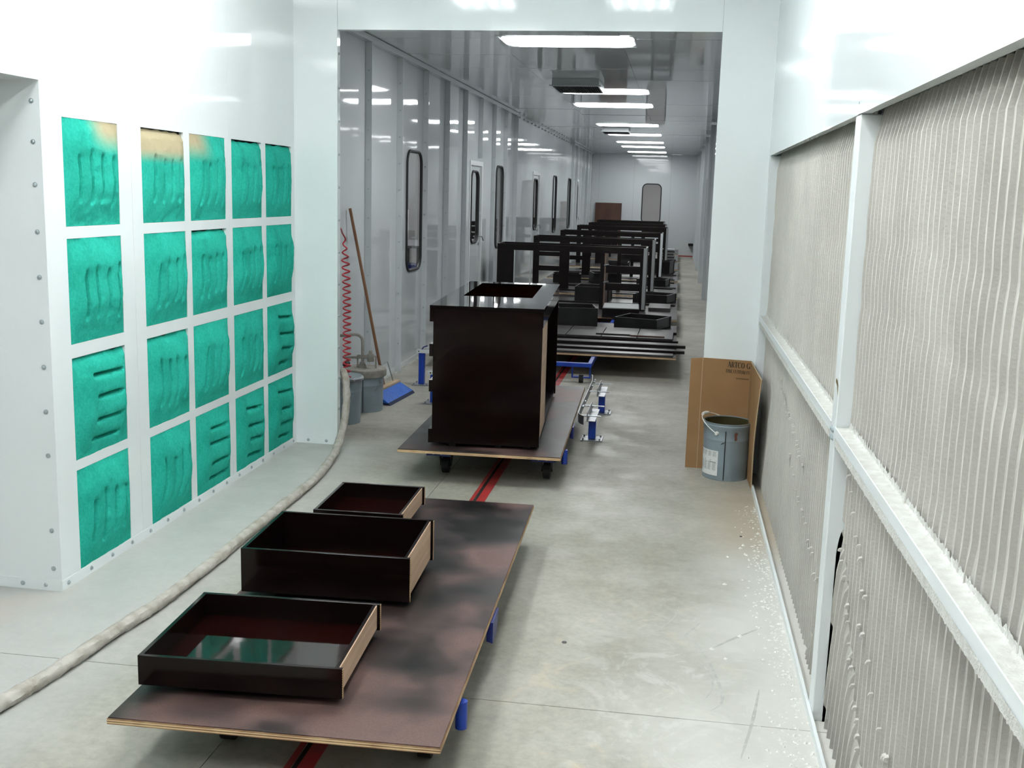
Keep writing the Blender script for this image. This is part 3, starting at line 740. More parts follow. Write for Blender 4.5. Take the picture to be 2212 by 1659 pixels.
small_cart('low blue-framed cart with a stained plywood deck holding three open drawers', (-1.0995, 3.947, 0), radians(1.39))
small_cart('low blue-framed cart with a plywood deck holding the tall dark cabinet', (-1.1345, 7.389, 0), radians(1.48))

# ------------------------------------------------------------------ drawers
def drawer(label, x, y, w, d, h, rz, z=ZD+.025, mats=(ESP, ESP_B), group=None, raw=True, spacers=True, slabel=None):
    """origin: middle of the drawer footprint"""
    t = thing('drawer', label, 'drawer', (x, y, z), rz, group)
    th = .014; o = .012; A, Bm = mats
    box('front_panel', A, (-w/2, w/2-.0015, -d/2, -d/2+th, 0, h), t, bevel=.001)
    box('back_panel', A, (-w/2, w/2-.0015, d/2-th, d/2, 0, h), t, bevel=.001)
    box('side', A, (-w/2, -w/2+th, -d/2+th, d/2-th, .006, h-.001), t, bevel=.0008)
    s = box('side', A, (w/2-o-th, w/2-o-.003, -d/2+th, d/2-th, .006, h-.001), t, bevel=.0008)
    box('outer_face', RAWW if raw else A, (w/2-o-.003, w/2-o, -d/2+th, d/2-th, .007, h-.004), s)
    box('bottom', Bm, (-w/2+th, w/2-o-th, -d/2+th, d/2-th, .010, .017), t)
    if raw:
        box('raw_edge', PLYE, (w/2-.0015, w/2, -d/2+.002, -d/2+th-.001, .001, h-.002), t); box('raw_edge', PLYE, (w/2-.0015, w/2, d/2-th+.001, d/2-.001, .001, h-.002), t)
    if spacers:
        for k, sx in enumerate((-.3, .3)):
            q = MB().box(-.012, .012, -d/2+.05, d/2-.05, 0, z-ZD).build('spacer_strip', ESP_S, None, loc=(x+sx*w*cos(rz), y+sx*w*sin(rz), ZD), rot=(0, 0, rz))
            tag(q, 'thin dark strip under %s, on its %s side' % (slabel, ('intake filter', 'raw plywood')[k]), 'wood strip', 'spacer strips under the drawers')
    return t
drawer('shallow dark drawer at the deck end, its wet bottom mirroring the room', -1.247, 3.165, .634, .535, .095, radians(3.1), slabel='the shallow wet drawer')
drawer('deep dark drawer standing between the two shallow drawers', -1.240, 3.940, .645, .49, .170, radians(2.4), slabel='the deep drawer in the middle')
drawer('narrow shallow dark drawer behind the deep drawer, nearest the cabinet cart', -1.345, 4.725, .412, .48, .088, radians(1.6), slabel='the narrow drawer')

# ------------------------------------------------------------------ tall cabinet on the second cart
def main_cabinet():
    t = thing('base_cabinet', 'tall glossy espresso cabinet with a cut-out top and open back', 'cabinet', (-1.412, 6.277, ZD+.022), radians(3.3))
    W, Lc, H = .655, 1.84, .838
    box('end_panel', ESP, (0, W, 0, .019, 0, H-.02), t, bevel=.001)
    box('end_panel', ESP, (0, W, Lc-.019, Lc, 0, H-.02), t, bevel=.001)
    # top with the sink cut-out
    m = MB(); z0, z1 = H-.02, H
    m.box(-.022, W+.006, -.004, .66, z0, z1); m.box(-.022, W+.006, Lc-.13, Lc+.004, z0, z1); m.box(-.022, .085, .66, Lc-.13, z0, z1); m.box(W-.115, W+.006, .66, Lc-.13, z0, z1)
    m.build('top', ESP_TOP, t)
    box('apron', ESP, (W-.016, W+.002, .02, Lc-.02, H-.115, H-.021), t, bevel=.001)
    for z0, z1 in ((H-.098, H-.021), (.53, .605), (.315, .385), (0, .085)):
        box('face_rail', ESP, (-.022, .0, -.002, Lc, z0, z1), t, bevel=.001)
    for y in (.62, 1.24): box('face_stile', ESP, (-.021, -.001, y-.03, y+.03, .0851, H-.0985), t)
    box('partition', ESP_S, (.005, W-.03, .60, .618, .02, H-.021), t)
    box('bottom', ESP_S, (.005, W-.01, .02, Lc-.02, .01, .028), t)
    box('back_panel', RAWW, (W-.010, W+.001, .0195, .47, .06, H-.118), t, bevel=.0005)
    box('back_rail', BLOCKW, (W-.03, W-.0145, .02, .45, .028, .06), t)
    m = MB(); m.box(.085, W-.115, .655, .66, H-.12, H-.02); m.box(.085, W-.115, Lc-.13, Lc-.125, H-.16, H-.02); m.box(.08, .085, .66, Lc-.13, H-.16, H-.02); m.build('cutout_lining', ESP_B, t)
    for i, (x, y) in enumerate(((-1.31, 6.62), (-1.03, 6.64), (-.86, 6.66), (-1.40, 7.85), (-.98, 7.85))):
        q = MB().box(-.02, .02, -.30, .25, 0, .0218).build('spacer_strip', ESP_T, None, loc=(x, y, ZD), rot=(0, 0, radians(3.3)))
        tag(q, 'thin dark wooden strip under the tall cabinet, %s' % ('by its rail side at the drawer cart', 'in the middle at the drawer cart', 'by its open back at the drawer cart', 'by its rail side at the far end', 'by its open back at the far end')[i], 'wood strip', 'spacer strips under the cabinet')
main_cabinet()

# ------------------------------------------------------------------ tunnel carts and their loads
DW, DL = 2.44, 2.70
def wide_cart(y0, label):
    t = thing('wide_cart', label, 'cart', (-1.17, y0, 0))
    for k in range(2):
        a, b_ = k*DL/2+.003, (k+1)*DL/2-.003
        s = box('plywood_sheet', PLYE, (-DW/2, DW/2, a, b_, .199, .2165), t, bevel=.001)
        box('hardboard_top', DRYP, (-DW/2+.003, DW/2-.003, a+.003, b_-.003, .2167, .2205), s)
    cx = .13; m = MB()
    for sx in (-1, 1): m.box(cx+sx*.29-.02, cx+sx*.29+.02, -.45, DL-.1, .155, .198)
    for y in (-.45, .6, 1.6, DL-.25): m.box(cx-.31, cx+.31, y-.02, y+.02, .158, .198)
    m.build('frame', BLUE, t, bevel=.003)
    for sx in (-1, 1):
        for y in (-.40, DL-.35):
            x = cx+sx*.21
            m = MB(); m.box(x-.09, x-.078, y-.03, y+.03, .06, .158); m.box(x+.078, x+.09, y-.03, y+.03, .06, .158); m.box(x-.09, x+.09, y-.03, y+.03, .048, .06)
            m.build('caster_bracket', BLUE, t)
            MB().tube([(x-.02, y, .04), (x+.02, y, .04)], .04, 16).build('wheel', RUBBER, t, True)
    return t
ORD = ['first', 'second', 'third', 'fourth', 'fifth', 'sixth', 'seventh']
DECKS = [10.48, 13.82, 17.05, 20.30, 23.75, 26.98, 30.22]
for i, y in enumerate(DECKS):
    wide_cart(y, ('wide plywood-decked cart loaded with loose boards and panels, %s in the tunnel' if i == 0 else 'wide plywood-decked cart under a dark cabinet frame, %s in the tunnel') % ORD[i])

def cabinet_frame(y, xl, xr, label, kind, rz=0.):
    t = thing('cabinet_frame', label, 'cabinet', (xl, y, ZD), rz, 'dark cabinet frames on the tunnel carts')
    W = xr-xl; H = .85; D = .55
    box('end_panel', ESP_S, (0, .02, .021, D, 0, H), t); box('end_panel', ESP_S, (W-.02, W, .021, D, 0, H), t)
    box('top_rail', ESP_S, (0, W, 0, .02, H-.085, H), t); box('back_rail', ESP_S, (.021, W-.021, D-.02, D, H-.085, H), t)
    box('edge_band', WHITE_M if kind == 2 else DRYE, (W-.045, W, -.004, -.0005, .02, H-.004), t)  # pale strip down the right front edge of the frame
    if kind == 0:
        box('stile', ESP_S, (0, .23, 0, .02, 0, H-.0855), t); box('stile', ESP_S, (W-.085, W, 0, .02, 0, H-.0855), t)
        s = W-.62
        box('stile', ESP_S, (s, s+.055, 0, .02, 0, H-.0855), t); box('partition', DULLW, (s+.056, s+.075, .0, D-.03, 0, H-.0855), t)
        for a, b_ in ((.265, .365), (.50, .60)): box('rail', ESP_S, (s+.0755, W-.0855, 0, .02, a, b_), t)
        for zz in (.37, .60): MB().cyl((s+.06, -.03, zz), (s+.12, -.07, zz+.02), .014, .010, 8).build('hinge', ZINC, t, True)
    else:
        box('stile', ESP_S, (0, .10, 0, .02, 0, H-.0855), t); box('stile', ESP_S, (W-.09, W, 0, .02, 0, H-.0855), t)
        box('stile', ESP_S, (.44, .60, 0, .02, 0, H-.0855), t); box('stile', ESP_S, (W-.60, W-.54, 0, .02, 0, H-.0855), t)
        box('partition', DULLW, (.021, .10, .021, .04, 0, H-.0855), t)
        for a, b_ in ((.29, .37), (.53, .60)):
            box('rail', ESP_S, (.1005, .4395, 0, .02, a, b_), t); box('rail', ESP_S, (W-.5395, W-.0905, 0, .02, a, b_), t)
    return t
DRYE = M('pale_primer_edge', (.30, .31, .31), .5)
CABS = [(14.72, -2.43, -.39, 0), (17.74, -2.33, -.345, 1), (21.05, -2.245, -.272, 2), (24.93, -2.28, -.21, 1), (27.75, -2.25, -.27, 1), (31.0, -2.28, -.36, 1)]
for i, (y, a, b_, k) in enumerate(CABS):
    cabinet_frame(y, a, b_, 'dark open cabinet frame standing on a tunnel cart, %s from the opening' % ORD[i], k)

TM = (ESP_T, ESP_S)
def tdrawer(i, fl_, fr, h, d, lab):
    x0, y0 = fl_; x1, y1 = fr; w_ = math.hypot(x1-x0, y1-y0); a = math.atan2(y1-y0, x1-x0)
    cx, cy = (x0+x1)/2 - sin(a)*d/2, (y0+y1)/2 + cos(a)*d/2
    t = drawer(lab, cx, cy, w_, d, h, a, z=ZD+.001, mats=TM, group='dark drawers on the tunnel carts', raw=False, spacers=False)
    for sx in (-1, 1): box('pale_edge', DRYE, (sx*(w_/2-.012)-.003, sx*(w_/2-.012)+.003, -d/2+.015, d/2-.015, h-.0008, h+.0015), t)
TD = [((-1.338, 12.56), (-.872, 12.64), .225, .52, 'deep grey-black drawer on the loose-board cart in the tunnel'),
      ((-.684, 12.714), (-.179, 12.543), .13, .50, 'shallow grey-black drawer turned askew on the loose-board cart'),
      ((-1.44, 15.76), (-.94, 15.74), .215, .52, 'deep black drawer behind the first cabinet frame'),
      ((-.60, 15.96), (-.10, 15.82), .125, .50, 'shallow black drawer at the deck edge behind the first cabinet frame'),
      ((-2.25, 15.80), (-1.76, 15.80), .12, .45, 'low black drawer at the wall end behind the first cabinet frame'),
      ((-1.41, 19.00), (-.93, 19.12), .185, .52, 'deep black drawer behind the second cabinet frame'),
      ((-.66, 18.90), (-.16, 18.82), .125, .50, 'shallow black drawer at the deck edge behind the second cabinet frame'),
      ((-2.13, 19.03), (-1.64, 19.09), .15, .45, 'low black drawer at the wall end behind the second cabinet frame'),
      ((-1.45, 22.2), (-.95, 22.2), .20, .50, 'deep black drawer behind the third cabinet frame'),
      ((-.66, 22.1), (-.12, 22.0), .26, .50, 'tall black drawer at the deck edge behind the third cabinet frame'),
      ((-1.3, 26.0), (-.8, 26.0), .20, .50, 'deep black drawer behind the fourth cabinet frame')]
for i, d_ in enumerate(TD): tdrawer(i, *d_)

# loose trim boards and panels on the first tunnel cart
def board(label, x0, x1, y0, y1, z0, th, mat=ESP_S, slope=0., group='trim boards on the first tunnel cart', name='trim_board'):
    L_ = x1-x0; o = MB().box(-L_/2, L_/2, -(y1-y0)/2, (y1-y0)/2, 0, th).build(name, mat, None, bevel=.001, loc=((x0+x1)/2, (y0+y1)/2, z0), rot=(0, 0, slope))
    return tag(o, label, 'board', group)
zb = ZD+.0005
board('long black trim board jutting farthest past the deck edge', -2.28, .143, 11.15, 11.20, zb, .030)
board('long black trim board jutting past the deck edge, nearer the deck end', -2.28, .131, 10.76, 10.81, zb, .028)
board('flat grey-brown board lying at the very deck end', -2.32, .02, 10.52, 10.66, zb, .016, DRYP)
board('flat grey-brown board between the two jutting trim boards', -2.32, .03, 10.86, 10.98, zb, .014, DRYP)
board('flat dark board between jutting trim board and the panels', -2.30, .06, 11.30, 11.42, zb, .018, DRYP)
board('black support strip under the row of panels, at their end', -2.30, .068, 11.55, 11.60, zb, .022)
board('black support strip under the row of panels, at the drawers', -2.30, .05, 12.30, 12.35, zb, .022)
for k in range(6):
    x0 = -2.28+k*.383
    board('dry grey-brown door panel lying on support strips beside the drawers', x0, x0+.375, 11.56+.01*(k % 2), 12.40, zb+.0225, .019, DRYP, radians(-.6), 'door panels on the first tunnel cart', 'door_panel')
board('thin black strip lying on the panels', -.82, -.44, 11.70, 11.74, zb+.0425, .012); board('thin brown strip lying on the panels, nearer the deck edge', -.45, -.08, 11.66, 11.70, zb+.0425, .012, BROWNW)
# loads on the second tunnel cart
board('flat dark panel beside the first cabinet frame at the deck edge', -.34, -.045, 14.80, 15.45, zb, .045, DRYP, group='panels on tunnel carts', name='door_panel')
t = thing('upturned_drawer', 'upturned drawer with a pale dusty bottom in front of the first cabinet frame', 'drawer', (-.675, 14.10, ZD), radians(2))
m = MB(); m.box(-.235, .235, -.33, -.312, 0, .115); m.box(-.235, .235, .312, .33, 0, .115); m.box(-.235, -.218, -.312, .312, 0, .115); m.box(.218, .235, -.312, .312, 0, .115); m.build('sides', ESP_S, t); box('bottom', DRYE, (-.225, .225, -.32, .32, .1155, .125), t)
board('flat black strip at the deck corner of the second tunnel cart', -.5, -.02, 13.95, 14.00, zb, .02, group='strips on tunnel carts')
for j, (y, x0) in enumerate(((15.55, -2.2), (16.45, -2.3), (18.45, -2.2), (18.62, -1.9), (19.75, -2.2), (17.2, -1.5), (17.45, -2.2), (20.5, -1.8), (20.75, -2.2), (21.75, -2.2), (22.75, -2.0))):
    board('dark strip lying across a tunnel cart deck between frames and drawers', x0, .02-.03*(j % 3), y, y+.07+.03*(j % 2), zb, .02, DRYP if j % 2 else ESP_S, group='strips across tunnel cart decks')
# stacks near the far end
for k in range(9):
    x1 = -.03+random.uniform(-.035, .02)
    board('grey board in the tall uneven stack at the far deck edge', x1-.30, x1, 26.3, 26.9, ZD-.001+.0008+k*.034, .032, DRYP if k % 2 else DRYE, radians(random.uniform(-3, 3)), 'boards in the far stack')
o = MB().box(-.4, .4, -.012, .012, 0, 1.548).build('wood_panel', BROWNW, None, bevel=.001, loc=(-2.116, YE-.20, 0), rot=(radians(-6), 0, 0)); tag(o, 'brown wooden panel leaning on the tunnel end wall', 'panel')
# guide posts -------------------------------------------------------
def post(label, x, y, h):
    t = thing('guide_post', label, 'post', (x, y, 0), 0, None)
    MB().box(-.078, .078, -.078, .078, 0, .008).build('base_plate', ZINC, t, bevel=.001)
    MB().box(-.026, .026, -.026, .026, .0082, h).build('tube', BLUE, t, bevel=.003)
    for sx in (-1, 1):
        for sy in (-1, 1): MB().cyl((sx*.06, sy*.06, .008), (sx*.06, sy*.06, .020), .007, n=6).build('bolt', ZINC, t)
    return t
for (y, lab) in ((7.695, 'short blue guide post with steel angle, beside the cabinet cart, nearer the drawer cart'), (8.69, 'short blue guide post with steel angle, beside the cabinet cart, nearer the tunnel carts')):
    t = post(lab, -.538, y, .150)
    m = MB(); m.box(-.036, -.031, -.10, .36, .150, .215); m.box(-.031, .026, -.10, .36, .150, .155); m.build('angle', ZINC, t, bevel=.001)
    for yy in (-.06, .32):
        MB().cyl((-.098, yy, .185), (.062, yy, .185), .005, n=8).build('threaded_rod', ZINC, t, True); MB().cyl((-.031, yy, .185), (-.020, yy, .185), .011, n=6).build('nut', ZINC, t)
t = thing('guide_strip', 'long bent steel guide strip along the cabinet cart edge', 'guide rail', (0, 0, 0))
pts = [(-.585, 7.43), (-.612, 7.47), (-.630, 7.53), (-.636, 7.8), (-.637, 8.4), (-.640, 8.9), (-.655, 9.15), (-.668, 9.22)]
m = MB()
for (a, b_), (c, d_) in zip(pts[:-1], pts[1:]):
    m.hexa([(a, b_, .160), (a+.004, b_, .160), (c+.004, d_, .160), (c, d_, .160), (a, b_, .226), (a+.004, b_, .226), (c+.004, d_, .226), (c, d_, .226)])
m.build('strip', ZINC, t)
for y in (7.9, 8.1, 8.8, 9.0, 9.1): MB().cyl((-.634, y, .20), (-.622, y, .20), .009, n=8).build('bolt', ZINC, t, True)
for (x, y, h, lab) in ((-2.245, 9.53, .295, 'tall blue guide post with white bracket nearer the tunnel wall'), (-1.945, 8.70, .245, 'tall blue guide post with white bracket beside the cabinet')):
    t = post(lab, x, y, h)
    box('bracket', WHITE_M, (-.045, .20, -.034, -.028, h, h+.032), t, bevel=.001); box('bracket', WHITE_M, (-.045, .20, -.028, .026, h, h+.004), t)
    MB().cyl((-.022, -.034, h+.016), (-.022, -.037, h+.016), .006, n=10).build('bolt_hole', BLACKM, t)
    MB().cyl((-.085, .02, h+.03), (.10, .02, h+.03), .004, n=8).build('rod', ZINC, t); MB().tube([(.0, .0, h+.03), (.012, .0, h+.05), (.05, .0, h+.066)], .006, 6).build('hook', NAVY, t)

# ------------------------------------------------------------------ pails
def pail_body(par, r=.146, h=.36, mat=PAIL):
    p = [(r*.955, .0), (r*.965, .004), (r*.955, .010), (r*.985, h*.66), (r*.988, h*.685), (r*1.005, h*.70), (r*1.005, h*.715), (r*.992, h*.73), (r*.995, h*.875), (r*1.03, h*.895), (r*1.03, h*.955), (r*1.0, h*.97), (r*1.03, h*.99), (r*1.03, h), (r*.99, h), (r*.985, h-.012), (r*.96, .02), (.0001, .018)]
    return MB().lathe(p, 48).build('body', mat, par, True)
def bail(par, r, h, ang, drop, side, gripdir=1, flip=0):
    """wire bail hinged on both sides; ang: hinge axis angle; drop: tilt of the loop below horizontal"""
    e = Vector((cos(ang), sin(ang), 0)); f = Vector((-sin(ang), cos(ang), 0))*side
    pts = []; R = r*1.06
    for i in range(25):
        a = pi*i/24; d = sin(a)*r*1.25
        pts.append(Vector((0, 0, h*.83)) + e*cos(a)*R + (f*cos(drop) + Vector((0, 0, -1))*sin(drop))*d)
    b_ = MB().tube(pts, .0028, 6).build('bail', ZINC if flip else PLAST, par, True)
    MB().tube([pts[10], pts[11], pts[12], pts[13], pts[14]], [.009, .011, .011, .011, .009], 10).build('grip', PLAST, b_, True)
    for s in (-1, 1): MB().cyl(Vector((0, 0, h*.83))+e*s*r*.98, Vector((0, 0, h*.83))+e*s*r*1.08, .014, .010, 12).build('ear', PLAST if not flip else ZINC, par, True)
def seam(par, r, h, ang):
    a = Vector((cos(ang), sin(ang), 0)); MB().tube([a*r*.966+Vector((0, 0, .006)), a*r*.995+Vector((0, 0, h*.69)), a*r*1.0+Vector((0, 0, h*.88))], .0032, 6).build('seam', BLACKM, par)
pr = thing('open_pail', 'open grey-blue steel pail with paper label by the folded cardboard', 'pail', (.380, 6.872, 0))
pail_body(pr, .148, .365)
box_in = MB().lathe([(.1395, .025), (.1448, .360)], 40); box_in.f = box_in.f[:40]; box_in.build('lining', PAILIN, pr, True)
MB().lathe([(.1440, .300), (.136, .303), (.125, .296), (.0001, .293)], 40).build('residue', AMBER, pr, True)
seam(pr, .148, .365, radians(-96)); bail(pr, .148, .365, radians(-118), radians(-28), -1)
def curved_patch(par, name, mat, a0, a1, z0, z1, r, n=10):
    MB().grid(n, 2, lambda u, v: (r*(.96+.03*(z0+(z1-z0)*v)/.36)*cos(a0+(a1-a0)*u), r*(.96+.03*(z0+(z1-z0)*v)/.36)*sin(a0+(a1-a0)*u), z0+(z1-z0)*v)).build(name, mat, par, True)
A0, A1 = radians(-172), radians(-112)
curved_patch(pr, 'paper_label', LABELP, A0, A1, .030, .190, .1505)
lab = pr.children[-1]
rn = random.Random(5)
lm = MB()
def lab_quad(u0, u1, z0, z1):
    rr = .1512
    lm.grid(3, 1, lambda u, v: (rr*(.96+.03*(z0+(z1-z0)*v)/.36)*cos(A0+(A1-A0)*(u0+(u1-u0)*u)), rr*(.96+.03*(z0+(z1-z0)*v)/.36)*sin(A0+(A1-A0)*(u0+(u1-u0)*u)), z0+(z1-z0)*v))
for z0, z1 in ((.150, .183), (.062, .118)):
    z = z1
    while z > z0:
        u = .05
        for k in range(4):
            u1 = u+rn.uniform(.13, .20); lab_quad(u, u1, z-.0022, z); u = .05+.235*(k+1)
        z -= .0048
lab_quad(.05, .95, .125, .128); lab_quad(.60, .92, .112, .118); lab_quad(.05, .95, .041, .0425)
lm.build('print', INKG, lab)
MB().add([(-.004, 0, 0), (.012, -.001, .006), (.008, -.001, .03), (.016, 0, .05), (.002, -.001, .055), (-.008, 0, .045), (-.006, -.001, .02)], [tuple(range(7))]).build('rust_patch', RUST, pr, loc=(.045, -.1445, .262), rot=(0, 0, radians(17)))
MB().add([(-.016, 0, -.006), (.0, -.001, .0), (.012, 0, .008), (.010, -.001, .011), (-.004, 0, .006)], [tuple(range(5))]).build('scuff', BLACKM, pr, loc=(-.030, -.1468, .24), rot=(0, 0, radians(-11)))

p1 = thing('lidded_pail', 'grey-blue lidded pail tucked behind the pier and wrapped hose', 'pail', (-2.452, 7.79, 0))
pail_body(p1, .146, .345); MB().lathe([(.154, .325), (.156, .338), (.158, .35), (.150, .358), (.135, .352), (.0001, .350)], 40).build('lid', PAIL, p1, True)
MB().lathe([(.157, .328), (.163, .332), (.163, .345), (.157, .349)], 40).build('clamp_ring', ZINC, p1, True)
box('clamp_lever', ZINC, (.10, .135, -.15, -.10, .336, .356), p1, bevel=.003); bail(p1, .146, .345, radians(80), radians(68), -1, flip=1)
box('lid_label', LABELP, (-.03, .06, -.06, .0, .3525, .3532), p1)
p2 = thing('pump_pail', 'grey-blue pail with a dusty pump lid, pipes and valves', 'pail', (-2.418, 8.285, 0))
pail_body(p2, .150, .30); seam(p2, .150, .30, radians(-80)); bail(p2, .150, .30, radians(-20), radians(55), -1, flip=1)
MB().lathe([(.170, .282), (.172, .288), (.172, .336), (.166, .342), (.0001, .344)], 44).build('pump_lid', DUSTY, p2, True)
m = MB(); m.cyl((-.015, -.02, .344), (-.015, -.02, .375), .034, .026, 16); m.cyl((-.015, -.02, .375), (-.015, -.02, .39), .022, n=12)
m.build('gland', DUSTY, p2, True)
MB().tube([(-.015, -.02, .38), (-.015, -.02, .55), (-.022, -.02, .582), (-.045, -.02, .602), (-.08, -.02, .608), (-.20, -.02, .592)], .012, 10).build('riser_pipe', DUSTY, p2, True)
m = MB(); m.cyl((-.17, -.02, .420), (.075, -.02, .428), .010, n=10); m.build('valve_pipe', DUSTY, p2, True)
m = MB(); m.cyl((.052, -.02, .395), (.052, -.02, .455), .028, n=16); m.cyl((.052, -.02, .455), (.052, -.02, .485), .018, .014, 12); m.build('valve', DUSTY, p2, True)
m = MB()
for x in (-.055, .095): m.box(x-.006, x+.006, -.028, -.012, .345, .44)
m.box(-.055, .095, -.026, -.014, .432, .446); m.build('clamp_frame', DUSTY, p2, bevel=.002)
MB().cyl((-.16, -.02, .36), (-.16, .06, .36), .02, n=12).build('knob', RUBBER, p2, True)

# ------------------------------------------------------------------ coiled red air hose
pts = []; n = 21; H0, H1 = 1.40, .40
for i in range(n*14+1):
    f = i/(n*14); tt = f**.9; a = 2*pi*n*f
    r = .027*min(1, .25+f*6); pts.append((-2.345+.022*f + .02*(1-f)*sin(3*f) + r*cos(a), 7.50+r*sin(a), H0+(H1-H0)*(f**.88)))
pts = [(-2.262, 7.10, 1.488), (-2.29, 7.25, 1.475), (-2.335, 7.42, 1.44)] + pts
o = MB().tube(pts, .006, 6).build('coiled_air_hose', REDH, None, True); tag(o, 'red coiled air hose hanging behind the pier', 'hose')

# ------------------------------------------------------------------ push broom
br = thing('push_broom', 'push broom with blue bristles leaning on the tunnel wall', 'broom', (-2.345, 8.83, 0))
def bl(p): return (p[0]+2.345, p[1]-8.83, p[2])
hd = [(-2.44, 8.52), (-2.385, 8.50), (-2.335, 9.10), (-2.39, 9.12)]
MB().hexa([bl((x, y, z)) for z in (.090, .112) for x, y in hd]).build('head_block', BLOCKW, br, bevel=.003)
lo = [(-2.335, 8.485), (-2.275, 8.475), (-2.225, 9.11), (-2.285, 9.13)]
MB().hexa([bl((*lo[i], .022)) for i in range(4)] + [bl((*hd[i], .0895)) for i in range(4)]).build('bristles', BRIST, br)
lo2 = [(x+.02, y) for x, y in lo]
MB().hexa([bl((*lo2[i], .0005)) for i in range(4)] + [bl((*lo[i], .0215)) for i in range(4)]).build('bristle_tips', BRISTD, br)
MB().cyl(bl((-2.405, 8.80, .118)), bl((-2.632, 8.57, 1.592)), .0135, .0125, 12).build('handle', WOODH, br, True)
MB().tube([bl((-2.38, 9.02, .112)), bl((-2.40, 8.90, .30)), bl((-2.43, 8.775, .275))], .005, 6).build('brace', ZINC, br, True)
MB().tube([bl((-2.40, 8.60, .112)), bl((-2.42, 8.70, .24)), bl((-2.43, 8.775, .275))], .005, 6).build('brace', ZINC, br, True)

# ------------------------------------------------------------------ wrapped hose on the floor
ctrl = [(-2.42, .6, .027), (-2.33, 1.6, .027), (-2.20, 2.6, .027), (-2.147, 3.07, .027), (-2.115, 3.30, .027), (-2.085, 3.70, .028), (-2.055, 4.03, .027), (-2.050, 4.49, .027), (-2.062, 5.07, .027), (-2.064, 5.55, .028), (-2.076, 6.05, .027), (-2.115, 6.42, .028), (-2.160, 6.72, .035), (-2.195, 6.93, .075), (-2.206, 7.05, .16), (-2.206, 7.10, .26), (-2.214, 7.13, .37), (-2.235, 7.17, .45), (-2.29, 7.30, .47)]
def catmull(P, k=16):
    P = [Vector(p) for p in P]; out = []
    for i in range(len(P)-1):
        a, b_, c, d_ = P[max(i-1, 0)], P[i], P[i+1], P[min(i+2, len(P)-1)]
        for j in range(k):
            t = j/k; out.append(.5*((2*b_)+(-a+c)*t+(2*a-5*b_+4*c-d_)*t*t+(-a+3*b_-3*c+d_)*t**3))
    out.append(P[-1]); return out
hp = catmull(ctrl, 26)
s_ = [0]
for a, b_ in zip(hp[:-1], hp[1:]): s_.append(s_[-1]+(b_-a).length)
def hr(i): return .0245*(1+.10*noise.noise((s_[i]*5, 0, 0))+.07*noise.noise((s_[i]*16, 4, 0)))
R_ = [hr(i) for i in range(len(hp))]
def jit(i, j):
    a = 2*pi*j/18
    return 1+.20*noise.noise((cos(a)*1.6, sin(a)*1.6, s_[i]*14))+.22*abs(noise.noise((cos(a+s_[i]*9)*2.5, sin(a+s_[i]*9)*2.5, s_[i]*40)))
o = MB().tube(hp, R_, 18, jitter=jit).build('wrapped_hose', HOSEW, None, True); tag(o, 'thick cream paper-wrapped hose running along the floor to the pier', 'hose')

# ------------------------------------------------------------------ folded cardboard with print
cb = thing('cardboard_sheet', 'folded brown cardboard standing in the corner behind the open pail', 'cardboard')
T = .006
A = (.128, 6.985); Bp = (.206, 7.030); Cc = (.512, 7.028); Dd = (.532, 6.885)
def flap(name, p, q, h0, h1, lean0=0, lean1=0, nseg=1):
    (x0, y0), (x1, y1) = p, q
    n_ = Vector((y0-y1, x1-x0, 0)).normalized()*T
    return MB().hexa([(x0, y0, 0), (x1, y1, 0), (x1+n_.x, y1+n_.y, 0), (x0+n_.x, y0+n_.y, 0), (x0+lean0, y0, h0), (x1+lean1, y1, h1), (x1+lean1+n_.x, y1+n_.y, h1), (x0+lean0+n_.x, y0+n_.y, h0)]).build(name, CARD, cb)
flap('flap', (.130, 7.0365), (.2055, 7.037), .727, .735); flap('main_panel', (.2065, 7.037), (.512, 7.0345), .735, .728)
# side flap bowed along the filter wall
m = MB(); NB = 10
def sf(u, v):
    z = v*(.728-.006*u); y = 7.030-(.70*u)*(1-.33*(1-v)) - .0; x = .513 + .016*u - .010*sin(pi*v)*u
    return x, y, z
for side in (0, T*.8):
    m.grid(8, NB, lambda u, v: (sf(u, v)[0]+side-.001, sf(u, v)[1], sf(u, v)[2]))
k = 9*(NB+1)
ed = [i for i in range(0, 9)] + [8+9*j for j in range(1, NB+1)] + [9*NB+i for i in range(7, -1, -1)] + [9*j for j in range(NB-1, 0, -1)]
for a, b_ in zip(ed, ed[1:]+ed[:1]): m.f.append((a, b_, b_+k, a+k))
m.build('side_flap', CARD, cb, True)
MB().box(.2045, .2075, 7.0348, 7.0368, .0, .733).build('crease', CARDE, cb)
MB().tube([(sf(0.02+.98*i/8, 1)[0]-.0015, sf(.02+.98*i/8, 1)[1], sf(.02+.98*i/8, 1)[2]) for i in range(9)], .0035, 5).build('cut_edge', CARDE, cb)
MB().tube([(sf(1, i/10)[0]-.001, sf(1, i/10)[1], sf(1, i/10)[2]) for i in range(11)], .0033, 5).build('cut_edge', CARDE, cb)
